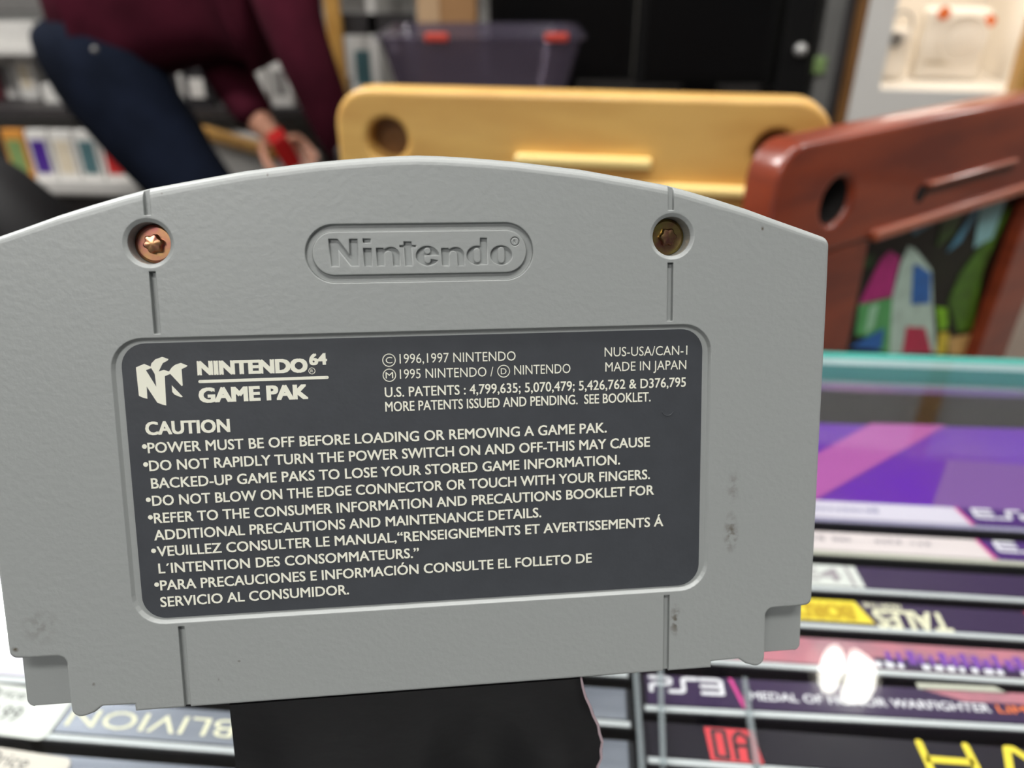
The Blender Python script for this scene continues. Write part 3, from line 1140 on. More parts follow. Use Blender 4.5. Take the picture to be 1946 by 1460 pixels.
# R4
game_case(RC, 0.2222, 'dark violet game case with a pale title box, third row from the back', 'spine_violet', GR, prints=[
    ('title_box', P_poly([(-0.080, 0.0064), (-0.0040, 0.0064), (-0.0030, -0.0044), (-0.080, -0.0044)]), 'sticker_white'),
    ('box_letters', P_text('E4', -0.0250, -0.0100, -0.0020, 0.0066, 0.04), 'ink_grey'),
    ('box_edge', P_strokes([[(-0.0290, 0.0056), (-0.0290, -0.0036)]], 0.0012), 'ink_grey'),
    ('box_edge', P_strokes([[(-0.0075, 0.0056), (-0.0065, -0.0036)]], 0.0012), 'ink_grey')])
# R5
game_case(RC, 0.2414, 'cream game case with small brown print and a violet end, second row from the back', 'spine_cream', GR, lip='lip_beige', shell='shell_grey', ends=[(end_poly, 'violet_end')], prints=[
    ('small_title', P_dashes(-0.060, 0.0290, 0.0012, 0.0026, 34, 2), 'ink_grey'),
    ('pink_slash', P_poly(slash(0.0462)), 'ink_magenta'),
    ('console_mark', P_ps3(0.0530, 0.0240, 0.0006, 0.0050, True), 'ink_pale')])
# R6
game_case(RC, 0.2612, 'lilac white game case with faint print and a violet end, furthest row', 'spine_white', GR, lip='lip_lilac', shell='shell_grey', ends=[(end_poly, 'violet_end')], prints=[
    ('faint_title', P_dashes(-0.060, 0.0160, 0.0000, 0.0032, 26, 6), 'lip_lilac'),
    ('pink_slash', P_poly(slash(0.0462)), 'ink_magenta'),
    ('console_mark', P_ps3(0.0530, 0.0240, 0.0006, 0.0050, True), 'ink_pale')])

# middle column
GM = 'game cases in the middle row of the glass counter'
MC = -0.0625
game_case(MC, 0.1425, 'silver game case with cream serif letters upside down, left of the black card', 'spine_silver', GM, shell='shell_grey', prints=[
    ('cream_title', P_text('OBLIVION', -0.0805, -0.0185, -0.0022, 0.0058, 0.0, flip=True), 'ink_cream')])
game_case(MC, 0.1245, 'silver grey game case in front of the cream lettered one', 'spine_silver', GM, shell='shell_grey')
for i, v in enumerate((0.1605, 0.1785, 0.1965, 0.2145, 0.2325, 0.2505)):
    game_case(MC, v, ['grey white', 'pale', 'dark', 'black', 'grey', 'violet'][i] + ' game case ' + ['right behind the cream lettered one', 'second behind the cream lettered one', 'third behind the cream lettered one', 'fourth behind the cream lettered one', 'fifth behind the cream lettered one', 'last of the middle row'][i],
              ['spine_silver', 'spine_white', 'spine_black', 'spine_black', 'spine_silver', 'spine_violet'][i], GM, shell='shell_grey')
# left column
GL = 'game cases at the left edge of the glass counter'
LC = -0.2365
left_cases = []
for i, v in enumerate((0.1245, 0.1425, 0.1605, 0.1785, 0.1965)):
    game_case(LC, v, ['white spined game case under the Price sticker, nearest at the left edge', 'white spined game case under the 9.99 sticker', 'white game case behind the 9.99 sticker', 'dark game case third behind the 9.99 sticker', 'white game case last at the left edge'][i],
              ['spine_white', 'spine_white', 'spine_white', 'spine_black', 'spine_white'][i], GL, shell='shell_grey')


def sticker(u, v, w, h, label, m_, txt, rot=0.0):
    t = thing('price_sticker', label, 'sticker', uv(u, v, IN + CH + 0.0009), YAW + rot, 'price stickers at the left')
    bm = BM()
    loft(bm, [[Vector((x, y, z)) for x, y in rrect(w / 2, h / 2, 0.0025, 5)] for z in (-0.0001, 0.0002)])
    p = obj('paper', bm, m_, t)
    bm = BM()
    for (s, x0, x1, y, cap, wgt) in txt:
        add_text(bm, s, x0, y, x1, y, cap, wgt, 0.00024)
    obj('print', bm, 'ink_print', p)
    return t


sticker(-0.1660, 0.1440, 0.042, 0.0165, 'white rounded price sticker reading 9.99', 'sticker_white', [('9.99', -0.0020, 0.0085, -0.0035, 0.0046, 0.0), ('Price', -0.0060, 0.0060, 0.0038, 0.0030, 0.0)], R(-3))
sticker(-0.1560, 0.1240, 0.044, 0.0150, 'cream price sticker reading Price, nearest the camera', 'sticker_pink', [('Price', -0.0015, 0.0105, 0.0024, 0.0040, 0.0)], R(-4))

# clear strips added for the divider edge and the reflected streaks on the glass
for (u, v, ln, rz) in ((0.0238, 0.157, 0.040, R(0)), (0.0306, 0.158, 0.036, R(-3)), (0.0560, 0.157, 0.030, R(-3))):
    o = obj('acrylic_strip', boxm((0, 0, 0.0015), (0.0018, ln, 0.0030), None, 0.0004), 'acrylic')
    o.location = uv(u, v, IN + CH + 0.0011)
    o.rotation_euler = (0, 0, YAW + rz)
    tag(o, ['clear plastic strip between the silver and dark game cases', 'clear strip drawn as a reflected streak over the left end of the dark cases', 'clear strip drawn as a pale reflected streak across the pink slash'][[0.0238, 0.0306, 0.0560].index(u)], 'strip', 'clear strips on the game cases')

# purple block filling the purple area behind the rows
t = thing('purple_box', 'purple block with a pink band and a lilac patch inside the counter behind the white game cases', 'box', uv(0.235, 0.311, IN + 0.0004), YAW + R(2))
obj('carton', boxm((0, 0, 0.064), (0.275, 0.068, 0.128), None, 0.001), 'purple_card', t)
bm = BM()
poly(bm, [(-0.1372, -0.034), (-0.1372, -0.008), (-0.086, 0.034), (-0.050, 0.034)], 0.1283)
obj('pink_band', bm, 'pink_print', t)
bm = BM()
poly(bm, [(-0.085, -0.034), (-0.030, -0.034), (-0.012, 0.000), (-0.062, 0.004)], 0.1283)
obj('lilac_patch', bm, 'lilac_print', t)
bm = BM()
poly(bm, [(0.020, -0.034), (0.024, -0.034), (-0.004, 0.034), (-0.007, 0.034)], 0.1284)
obj('seam', bm, 'spine_violet', t)

# ---------------------------------------------------------------- table behind the counter with the two wooden frames
TZ = 0.76
t = thing('back_table', 'low brown table behind the counter carrying the wooden frames', 'table', (0.45, 0.76, 0))
obj('table_top', boxm((0, 0, TZ - 0.015), (1.5, 0.62, 0.03), None, 0.003), 'table_brown', t)
for sx in (-1, 1):
    for sy in (-1, 1):
        obj('leg', boxm((sx * 0.7, sy * 0.27, (TZ - 0.03) / 2), (0.05, 0.05, TZ - 0.03)), 'table_brown', t)


def upright(me):
    """outline drawn in (s, z) stands up in the x-z plane, facing -y"""
    me.transform(Matrix.Rotation(PI / 2, 4, 'X'))
    return me


def rr_path(x0, z0, x1, z1, r):
    return rrect((x1 - x0) / 2, (z1 - z0) / 2, r, 8, (x0 + x1) / 2, (z0 + z1) / 2)


def circ(x, z, r, n=32):
    return [(x + r * math.cos(2 * PI * i / n), z + r * math.sin(2 * PI * i / n)) for i in range(n)]


# honey coloured frame
Y0 = 0.56
k = Y0 / 0.75
zz = lambda z: 1.13 - (1.13 - z) * k - TZ
fx = thing('wooden_frame', 'honey coloured wooden frame with rounded corners and round holes, behind the cartridge', 'wooden frame', (0.0677 * k, Y0, TZ), R(-9), 'wooden frames behind the counter')
x0, x1 = -0.2358 * k, 0.2160 * k
ztop = zz(1.0120)
zbot = ztop - 0.078
hA, hB = -0.1862 * k, 0.1700 * k
hz = zz(0.9660)
TH = 0.011
me = curve_mesh([rr_path(x0, zbot, x1, ztop, 0.026), circ(hA, hz, 0.0145), circ(hB, hz, 0.0145)], TH - 0.004, 0.004, 1.0, 3)
me.transform(Matrix.Translation((0, 0, 0)))
obj('head_board', upright(me), 'pine', fx, True, autosmooth=40)
for hx in (hA, hB):
    bm = BM()
    cyl(bm, (hx, TH + 0.001, hz), (hx, TH - 0.003, hz), 0.0155)
    obj('hole_plug', bm, 'wood_brown', fx, label='bottom of the round hole, its deep shade put into the colour')
obj('rail', boxm((0, -TH - 0.002, (zz(0.9602) + zz(0.9477)) / 2), (0.125 * k, 0.012, 0.0068), None, 0.002, 3), 'pine_pale', fx)
obj('rail', boxm((0.040 * k, -TH - 0.002, (zz(0.9362) + zz(0.9269)) / 2), (0.225 * k, 0.012, 0.0064), None, 0.002, 3), 'pine_pale', fx)
for hx in (x0 + 0.055, x1 - 0.055):
    obj('stile', boxm((hx, 0, zbot / 2), (0.03, 0.02, zbot), None, 0.002), 'pine', fx)
obj('bottom_rail', boxm(((x0 + x1) / 2, 0, 0.02), (x1 - x0 - 0.142, 0.018, 0.04), None, 0.002), 'pine', fx)
obj('picture', boxm(((x0 + x1) / 2, 0.003, (zbot + 0.04) / 2), (x1 - x0 - 0.142, 0.004, zbot - 0.04)), 'pic_dark', fx)

# red-brown lacquered frame with its picture
rf = thing('wooden_frame', 'glossy red-brown wooden frame holding a colourful picture, at the right', 'wooden frame', (0.15556613, 0.46, TZ), R(35), 'wooden frames behind the counter')
S = lambda s, z: (s, z - TZ)
TH = 0.012
slot = [S(0.136, 0.9775), S(0.140, 0.9745), S(0.262, 0.9760), S(0.266, 0.9800), S(0.262, 0.9835), S(0.140, 0.9830), S(0.136, 0.9805)]
me = curve_mesh([rr_path(-0.017, 0.9575 - TZ, 0.420, 1.0315 - TZ, 0.022), circ(0.0447, 0.9905 - TZ, 0.0145), circ(0.3583, 0.9905 - TZ, 0.0145)], TH - 0.004, 0.004, 1.0, 3)
obj('head_board', upright(me), 'red_wood', rf, True, autosmooth=40)
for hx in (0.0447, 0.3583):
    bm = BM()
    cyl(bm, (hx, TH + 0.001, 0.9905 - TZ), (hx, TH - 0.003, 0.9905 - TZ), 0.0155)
    obj('hole_plug', bm, 'hole_dark', rf, label='bottom of the round hole, its deep shade put into the colour')
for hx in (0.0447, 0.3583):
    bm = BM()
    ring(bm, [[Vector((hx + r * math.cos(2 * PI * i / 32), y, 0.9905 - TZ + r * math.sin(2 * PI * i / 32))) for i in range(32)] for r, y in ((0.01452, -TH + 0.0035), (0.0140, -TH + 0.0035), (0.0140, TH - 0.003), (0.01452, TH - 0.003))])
    obj('hole_shade_tube', bm, 'hole_dark', rf, True, autosmooth=40)  # dark tube added so the hole wall reads as deep shade
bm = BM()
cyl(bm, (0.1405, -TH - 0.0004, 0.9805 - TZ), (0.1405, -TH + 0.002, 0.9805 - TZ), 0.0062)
obj('pin_hole', bm, 'hole_dark', rf)  # flat disc, the small hole's shade put into its colour
obj('groove', boxm((0.205, -TH - 0.0002, 0.9810 - TZ), (0.118, 0.002, 0.0042)), 'slot_brown', rf)  # brown strip with the groove's shade put into its colour
obj('lip', boxm((0.208, -TH - 0.0015, 0.9605 - TZ), (0.235, 0.006, 0.0075), None, 0.002, 3), 'red_wood_light', rf)
obj('rail', boxm((0.205, -TH - 0.001, 0.9862 - TZ), (0.118, 0.005, 0.003), None, 0.001, 3), 'red_wood_light', rf)


def stile(pts):
    return upright(curve_mesh([[S(*p) for p in pts]], TH - 0.004, 0.002, 1.0, 2))


obj('stile', stile([(0.042, 0.76), (0.106, 0.76), (0.0985, 0.870), (0.0945, 0.9578), (0.036, 0.9578), (0.042, 0.887)]), 'red_wood', rf, True, autosmooth=40)
obj('stile', stile([(0.309, 0.76), (0.373, 0.76), (0.3805, 0.859), (0.385, 0.9578), (0.3255, 0.9578), (0.3135, 0.804)]), 'red_wood', rf, True, autosmooth=40)
obj('bottom_rail', boxm((0.2075, 0.0, 0.015), (0.20, 0.018, 0.03)), 'red_wood', rf)
PIC = dict(mag=[(0.1186, 0.8996), (0.1239, 0.9119), (0.1335, 0.9309), (0.1429, 0.9359), (0.1597, 0.9271), (0.1598, 0.909), (0.1624, 0.8953), (0.1378, 0.8976)],
           white=[(0.1669, 0.9345), (0.1782, 0.9295), (0.2112, 0.9058), (0.2271, 0.8755), (0.2594, 0.8189), (0.1798, 0.8412), (0.1624, 0.8953), (0.1622, 0.9212)],
           green=[(0.1186, 0.8996), (0.1628, 0.8943), (0.1793, 0.8424), (0.1607, 0.8499), (0.1351, 0.87), (0.1238, 0.8731)],
           gw=[(0.1334, 0.8941), (0.1451, 0.8939), (0.1466, 0.8746), (0.1363, 0.8706)],
           blue=[(0.1806, 0.9172), (0.1896, 0.9143), (0.2118, 0.9028), (0.2234, 0.8744), (0.1934, 0.8809)],
           red=[(0.1954, 0.8614), (0.2262, 0.8521), (0.251, 0.8213), (0.1996, 0.8364)],
           blue_b=[(0.1375, 0.8674), (0.1622, 0.8694), (0.1655, 0.8495), (0.1196, 0.8647)],
           lime=[(0.2338, 0.8688), (0.2542, 0.8626), (0.2661, 0.8424), (0.2519, 0.8419)],
           yellow=[(0.2525, 0.8406), (0.2714, 0.8355), (0.2773, 0.8125), (0.2579, 0.8182)],
           tan=[(0.2724, 0.8297), (0.3132, 0.8226), (0.3118, 0.8012), (0.282, 0.8105)],
           leaf=[(0.3142, 0.9425), (0.2975, 0.8878), (0.3130, 0.8275), (0.2865, 0.8313), (0.2527, 0.8692), (0.2586, 0.8923), (0.2833, 0.913)],
           leaf2=[(0.2046, 0.9495), (0.234, 0.9524), (0.23, 0.9311), (0.2071, 0.9245)],
           sky=[(0.2591, 0.9499), (0.3004, 0.9467), (0.2967, 0.9153), (0.2695, 0.9118)],
           sky2=[(0.2526, 0.9492), (0.2602, 0.9479), (0.2432, 0.922), (0.2255, 0.917)],
           sky2_b=[(0.1587, 0.95), (0.1981, 0.9533), (0.192, 0.9465), (0.1697, 0.9419)],
           dk=[(0.1024, 0.9409), (0.1226, 0.9375), (0.1235, 0.9278), (0.1093, 0.9292)])
bm = BM()
box(bm, (0.211, 0.003, (0.79 + 0.9578) / 2 - TZ), (0.226, 0.004, 0.9578 - 0.79))
mats = ['pic_dark']
for i, (nm, pts) in enumerate(PIC.items()):
    mats.append('pic_' + nm.split('_')[0])
    yy = 0.0009 - 0.00006 * i
    f = bm.faces.new([bm.verts.new((p[0], yy, p[1] - TZ)) for p in pts])
    f.material_index = len(mats) - 1
obj('picture', bm, mats, rf, label='bright picture of coloured tents among leaves')

# cream box at the far right of the table
a, b = spot(1925, 555, 0.92), spot(2040, 440, 0.92)
t = obj('cream_box', boxm((0, 0, 0.05), (0.12, 0.08, 0.10), None, 0.004), 'white_cream')
t.location = (spot(1925, 555, 0.92).x + 0.06, 0.94, TZ)
tag(t, 'cream box on the brown table at the right picture edge', 'box')

# ---------------------------------------------------------------- black screens, tub and carton on the far table
FT = 0.875
t = thing('far_table', 'dark table carrying the black screens', 'table', (0.15, 1.62, 0))
obj('table_top', boxm((0, 0, FT - 0.02), (0.78, 0.42, 0.04), None, 0.003), 'shelf_dark', t)
for sx in (-1, 1):
    for sy in (-1, 1):
        obj('leg', boxm((sx * 0.36, sy * 0.18, (FT - 0.04) / 2), (0.05, 0.05, FT - 0.04)), 'shelf_dark', t)


t = thing('low_stand', 'dark low stand carrying the smoky plastic tub', 'stand', (-0.05, 1.26, 0))
obj('stand_top', boxm((0, 0, FT - 0.0155), (0.40, 0.26, 0.03), None, 0.003), 'shelf_dark', t)
obj('stand_column', boxm((0, 0, (FT - 0.03) / 2), (0.20, 0.16, FT - 0.03)), 'shelf_dark', t)


def screen(px0, px1, Y, zt, label, group):
    p0, p1 = spot(px0, 80, Y), spot(px1, 80, Y)
    w = p1.x - p0.x
    t = thing('flat_screen', label, 'screen', ((p0.x + p1.x) / 2, Y, FT), 0, group)
    h = zt - FT - 0.03
    obj('casing', boxm((0, 0.02, 0.03 + h / 2), (w, 0.04, h), None, 0.006, 3), 'tv_black', t)
    obj('panel', boxm((0, -0.002, 0.03 + h / 2), (w - 0.03, 0.006, h - 0.03)), 'tv_screen', t)
    obj('foot', boxm((0, 0.02, 0.006), (w * 0.5, 0.16, 0.012), None, 0.003), 'tv_black', t)
    obj('neck', boxm((0, 0.03, 0.025), (0.06, 0.03, 0.04)), 'tv_black', t)
    return t


screen(930, 1206, 1.55, 1.42, 'black flat screen left of the pair, behind the plastic tub', 'black screens on the far table')
screen(1212, 1476, 1.50, 1.40, 'black flat screen right of the pair, beside the small black speaker', 'black screens on the far table')
# small black speaker with a glossy knob
p0, p1 = spot(1487, 100, 1.48), spot(1548, 100, 1.48)
t = thing('speaker', 'small black speaker with a shiny round knob beside the right screen', 'speaker', ((p0.x + p1.x) / 2, 1.52, FT))
obj('cabinet', boxm((0, 0.02, 0.13), (p1.x - p0.x, 0.10, 0.26), None, 0.006, 3), 'tv_black', t)
kz = spot(1518, 95, 1.48).z - FT
bm = BM()
bmesh.ops.create_uvsphere(bm, u_segments=24, v_segments=14, radius=0.011, matrix=Matrix.Translation((0.004, -0.036, kz)))
obj('knob', bm, 'lamp_metal', t, True, label='shiny round knob')
# dark plastic tub with red clips
tubc = spot(915, 110, 1.20)
tw0, tw1 = spot(722, 75, 1.2).x, spot(1105, 75, 1.2).x
bw0, bw1 = spot(770, 160, 1.2).x, spot(1050, 160, 1.2).x
t = thing('plastic_tub', 'see-through smoky plastic tub with red clips, behind the honey coloured frame', 'tub', ((tw0 + tw1) / 2, 1.28, FT))
cx = (tw0 + tw1) / 2
zt = spot(900, 72, 1.2).z - FT
bm = BM()
L = []
for (w, d, z) in (((bw1 - bw0) / 2, 0.075, 0.002), ((tw1 - tw0) / 2, 0.11, zt), ((tw1 - tw0) / 2 + 0.006, 0.116, zt), ((tw1 - tw0) / 2 + 0.006, 0.116, zt + 0.004), ((tw1 - tw0) / 2 - 0.003, 0.107, zt + 0.004), ((bw1 - bw0) / 2 - 0.004, 0.071, 0.006)):
    L.append([Vector((x, y, z)) for x, y in rrect(w, d, 0.03, 6)])
loft(bm, L)
obj('tub_body', bm, 'tub_plastic', t, True, autosmooth=30)
for px in (834, 1055):
    x = spot(px, 70, 1.2).x - cx
    obj('clip', boxm((x, -0.116, zt + 0.004), (0.032, 0.012, 0.011), None, 0.003), 'clip_red', t, label='red clip')
o = obj('paper_scrap', boxm((0, 0, 0.002), (0.05, 0.05, 0.003), Matrix.Rotation(R(14), 4, 'Y')), 'pk_tan')
o.location = (spot(862, 120, 1.2).x, 1.25, FT + 0.022)
o.rotation_euler = (R(35), 0, 0)
tag(o, 'pale paper lying in the smoky tub', 'paper')
# cardboard box
p0, p1 = spot(795, 60, 1.42), spot(905, 60, 1.42)
t = thing('cardboard_box', 'tall brown cardboard box left of the black screens', 'box', ((p0.x + p1.x) / 2, 1.48, FT))
obj('carton', boxm((0, 0, 0.19), (p1.x - p0.x, 0.12, 0.38), None, 0.002), 'cardboard', t)
obj('flap', boxm((-(p1.x - p0.x) / 2 + 0.018, -0.0612, 0.19), (0.036, 0.002, 0.378)), 'cardboard_light', t, label='paler strip of the box')  # paler strip over the left part of the carton's front

# ---------------------------------------------------------------- white cabinet with the wooden trim at the right
W0 = spot(1606, 240, 1.5)
cab = thing('display_cabinet', 'white display cabinet with a lit opening and wooden trim, behind the red-brown frame', 'cabinet', (W0.x, 1.5, 0), R(-11))
zb = 0.898                                   # bottom of the opening
zt_, HB = 1.27, 1.75
s0, s1 = 0.046, 0.262
obj('lower_panel', boxm((0.28, 0.01, zb / 2), (0.56, 0.02, zb)), 'white_paint', cab)
obj('left_panel', boxm((s0 / 2, 0.01, (zb + HB) / 2), (s0, 0.02, HB - zb)), 'white_paint', cab)
obj('right_panel', boxm(((s1 + 0.035 + 0.56) / 2, 0.01, (zb + HB) / 2), (0.56 - s1 - 0.035, 0.02, HB - zb)), 'white_paint', cab)
obj('upper_panel', boxm(((s0 + s1) / 2, 0.01, (zt_ + HB) / 2), (s1 - s0, 0.02, HB - zt_)), 'white_paint', cab)
obj('cubby_floor', boxm(((s0 + s1) / 2 + 0.02, 0.20, zb - 0.011), (s1 - s0 + 0.1, 0.36, 0.02)), 'white_cream', cab)
obj('cubby_back', boxm(((s0 + s1) / 2 + 0.02, 0.37, (zb + zt_) / 2), (s1 - s0 + 0.1, 0.02, zt_ - zb)), 'white_cream', cab)
obj('cubby_roof', boxm(((s0 + s1) / 2 + 0.02, 0.20, zt_ + 0.01), (s1 - s0 + 0.1, 0.36, 0.02)), 'white_cream', cab)
obj('cubby_side', boxm((s0 - 0.011, 0.20, (zb + zt_) / 2), (0.018, 0.36, zt_ - zb)), 'white_cream', cab)
obj('cubby_side', boxm((s1 + 0.046, 0.20, (zb + zt_) / 2), (0.018, 0.36, zt_ - zb)), 'white_cream', cab)
obj('wooden_trim', boxm((s1 + 0.0175, 0.005, HB / 2), (0.035, 0.05, HB), None, 0.003), 'wood_trim', cab)
obj('wooden_trim', boxm((-0.011, 0.02, HB / 2), (0.020, 0.045, HB), None, 0.003), 'wood_brown', cab)
obj('shelf_rail', boxm(((s0 + s1) / 2, 0.05, 1.068), (s1 - s0, 0.02, 0.010), None, 0.002), 'white_cream', cab)
obj('slot', boxm((0.075, -0.001, 0.838), (0.055, 0.004, 0.014)), 'hole_dark', cab, label='dark slot below the opening')
lt = obj('strip_lamp', boxm(((s0 + s1) / 2, 0.10, zt_ - 0.008), (0.16, 0.03, 0.012)), 'lamp_white', cab)
al = area('cubby_light', cab.location, 0.15, 0.08, 0.55, (1, 0.95, 0.88))
al.location = Matrix.Translation(cab.location) @ Matrix.Rotation(R(-11), 4, 'Z') @ Vector(((s0 + s1) / 2, 0.16, zt_ - 0.02))
CMx = Matrix.Translation(cab.location) @ Matrix.Rotation(R(-11), 4, 'Z')
# white console standing in the opening
p = CMx @ Vector((0.192, 0.15, zb))
t = thing('game_console', 'cream white console with a round lid standing in the lit cabinet opening', 'console', p, R(-11))
obj('body', boxm((0, 0.02, 0.062), (0.116, 0.05, 0.124), None, 0.010, 4), 'white_cream', t, True, autosmooth=50)
bm = BM()
lathe(bm, [(0.043, 0), (0.045, 0.004), (0.041, 0.006), (0.038, 0.002), (0.026, 0.002), (0.024, 0.006), (0.0, 0.007)], (0, 0, 0), 40)
bmesh.ops.transform(bm, matrix=Matrix.Translation((0.012, -0.005, 0.072)) @ Matrix.Rotation(PI / 2, 4, 'X'), verts=bm.verts[:])
obj('lid', bm, 'white_cream', t, True, autosmooth=40)
obj('port', boxm((-0.02, -0.006, 0.030), (0.045, 0.004, 0.006)), 'pk_tan', t)
for (x, z, m_, r) in ((-0.030, 0.116, 'ink_orange', 0.011), (0.052, 0.104, 'ink_orange', 0.010)):
    bm = BM()
    cyl(bm, (x, -0.0045, z), (x, -0.0075, z), r, n=20)
    obj('sticker', bm, m_, t, label='round orange sticker')
for (s, z) in ((0.163, 1.072), (0.062, 1.074)):
    bm = BM()
    cyl(bm, (0, 0, 0), (0, -0.002, 0), 0.010, n=20)
    o = obj('round_sticker', bm, 'ink_red')
    o.location = CMx @ Vector((s, 0.0395, z - 0.004))
    o.rotation_euler = (0, 0, R(-11))
    tag(o, 'pinkish red round sticker on the shelf rail, ' + ('above the console lid' if s > 0.1 else 'at the left end'), 'sticker', 'round stickers on the shelf rail')
# controller with a cable
p = CMx @ Vector((0.086, 0.13, zb))
t = thing('game_controller', 'cream controller with a dark stick and a looped cable, left of the console', 'controller', p, R(-11))
obj('body', boxm((0, 0.01, 0.045), (0.055, 0.035, 0.09), None, 0.012, 4), 'white_cream', t, True, autosmooth=50)
bm = BM()
cyl(bm, (-0.006, -0.006, 0.072), (-0.006, -0.018, 0.072), 0.010, 0.013, 20)
obj('stick', bm, 'pk_grey', t, label='dark grey thumb stick')
bm = BM()
tube(bm, [(0.002 + 0.020 * math.cos(R(220 - 22 * i)), -0.002, 0.095 + 0.024 * math.sin(R(220 - 22 * i))) for i in range(14)], 0.0022, 8)
obj('cable', bm, 'pk_grey', t, True)
# grey post between the screens and the cabinet
p0, p1 = spot(1553, 120, 1.50), spot(1598, 120, 1.50)
t = thing('metal_post', 'broad grey metal post between the black screens and the white cabinet', 'post', ((p0.x + p1.x) / 2, 1.53, 0))
w = p1.x - p0.x
obj('column', boxm((0, 0, 1.375), (w, 0.06, 2.75)), 'steel_grey', t)
obj('flange', boxm((w * 0.38, -0.035, 1.375), (w * 0.22, 0.012, 2.74)), 'shelf_dark', t)
obj('green_tag', boxm((-w * 0.42, -0.033, spot(1546, 125, 1.49).z), (0.022, 0.005, 0.028), None, 0.002), 'pk_green', t, label='small green tag')
MATS['pk_green'].node_tree.nodes['Principled BSDF'].inputs['Roughness'].default_value = 0.5

# ---------------------------------------------------------------- white shelves with packages at the left
SY = 2.35
sh = thing('wall_shelf', 'white and dark grey shelving full of packages behind the person', 'shelf', (-0.55, SY + 0.1, 0))
X0, X1 = -2.0, 0.62
for i, (z, m_) in enumerate(((1.40, 'white_paint'), (0.745, 'shelf_dark'), (0.45, 'shelf_dark'))):
    obj('board', boxm(((X0 + X1) / 2, 0, z - 0.0125), (X1 - X0, 0.56, 0.025)), m_, sh)
XL = spot(200, 90, 2.2).x + 0.55
for z, y, d_, m_ in ((0.886, -0.02, 0.40, 'white_paint'), (0.965, 0.03, 0.36, 'steel_grey')):
    obj('narrow_board', boxm(((X0 + XL) / 2, y, z - 0.008), (XL - X0, d_, 0.016)), m_, sh)
obj('back_board', boxm(((X0 + X1) / 2, 0.29, 0.8), (X1 - X0, 0.02, 1.6)), 'white_paint', sh)
for x in (X0, 0.20, X1):
    obj('side_board', boxm((x, 0, 0.8), (0.022, 0.58, 1.6)), 'white_paint', sh)
pu = spot(640, 90, 2.14)
obj('wooden_upright', boxm((pu.x + 0.55, -0.31, 0.85), (0.036, 0.03, 1.7), None, 0.003), 'wood_trim', sh, label='honey coloured wooden upright')


def pack(px0, py0, px1, py1, Y, m_, label, depth=0.06, base=None, accent=None, name='package', rot=0.0, group='packages on the white shelves'):
    a = spot((px0 + px1) / 2, py1, Y)
    top = spot((px0 + px1) / 2, py0, Y).z
    z0 = base if base is not None else a.z
    w = abs(spot(px1, (py0 + py1) / 2, Y).x - spot(px0, (py0 + py1) / 2, Y).x)
    h = max(0.02, top - z0)
    t = thing(name, label, 'package', (a.x, Y + depth / 2, z0), rot, group)
    obj('carton', boxm((0, 0, h / 2), (w, depth, h), None, 0.003), m_, t)
    if accent:
        obj('front_print', boxm((0, -depth / 2 - 0.0008, h * 0.5), (w * 0.6, 0.0016, h * 0.5)), accent, t)
    return t


# upper shelf boxes
pack(-60, 42, 70, 80, 2.26, 'pk_white', 'long white box on the upper shelf left of the jeans', base=0.8865)
pack(-70, -60, 90, 26, 2.34, 'pk_grey', 'grey box on the top shelf above the long white box', base=0.9655)
pack(5, 100, 40, 190, 2.33, 'pk_white', 'white bottle box at the left edge, beside the jeans', base=0.745, accent='pk_grey')
pack(42, 100, 76, 186, 2.30, 'pk_white', 'narrow white box touching the jeans at the left', base=0.745, accent='pk_tan')
pack(-40, 130, 4, 190, 2.30, 'pk_maroon', 'dull red box at the very left edge', base=0.745)
pack(88, 160, 122, 205, 2.25, 'pk_white', 'small white packet close behind the thigh', base=0.745)
# between the legs and the arms
pack(306, 112, 350, 170, 2.20, 'pk_white', 'white package with a dark window right of the thigh', base=0.745, accent='pk_dark')
pack(352, 130, 398, 172, 2.19, 'pk_dark', 'dark package between the thigh and the far arm', base=0.745, accent='pk_white')
pack(436, 92, 516, 226, 2.185, 'pk_white', 'tall white package framed between the two arms', base=0.745, accent='pk_tan')
pack(520, 110, 562, 224, 2.19, 'pk_white', 'white package touching the near arm, left of it', base=0.745, accent='pk_grey')
# right of the near arm
pack(582, 30, 628, 150, 2.26, 'pk_white', 'white bottle shaped package right of the maroon arm', base=0.745, accent='pk_grey')
pack(600, 150, 655, 240, 2.22, 'pk_grey', 'grey package low beside the wooden upright', base=0.745)
pack(668, 62, 718, 150, 2.28, 'pk_white', 'white package with a small blue and green print', base=0.745, accent='pk_teal')
pack(716, 72, 732, 150, 2.28, 'pk_maroon', 'thin dark red package beside the smoky tub', base=0.745)
pack(560, 10, 592, 120, 2.36, 'pk_white', 'white package partly behind the near sleeve', base=0.745)
pack(620, 60, 640, 190, 2.34, 'pk_tan', 'thin pale package beside the wooden upright', base=0.745)
pack(400, 130, 436, 200, 2.36, 'pk_white', 'white package between the sleeves behind the far arm', base=0.745)
pack(734, 60, 790, 120, 2.30, 'pk_white', 'white package behind the left end of the smoky tub', base=0.745)
pack(655, -30, 708, 14, 2.40, 'pk_white', 'white package hanging high right of the wooden upright', base=1.02)
pack(764, -30, 792, 4, 2.40, 'pk_yellow', 'yellow package hanging high near the cardboard box', base=1.03)
obj('valance', boxm((spot(728, 40, 2.3).x + 0.55, -0.285, (spot(728, 22, 2.3).z + spot(728, 52, 2.3).z) / 2), (0.20, 0.01, spot(728, 22, 2.3).z - spot(728, 52, 2.3).z + 0.01)), 'shelf_dark', sh, label='dark grey strip under the top shelf')

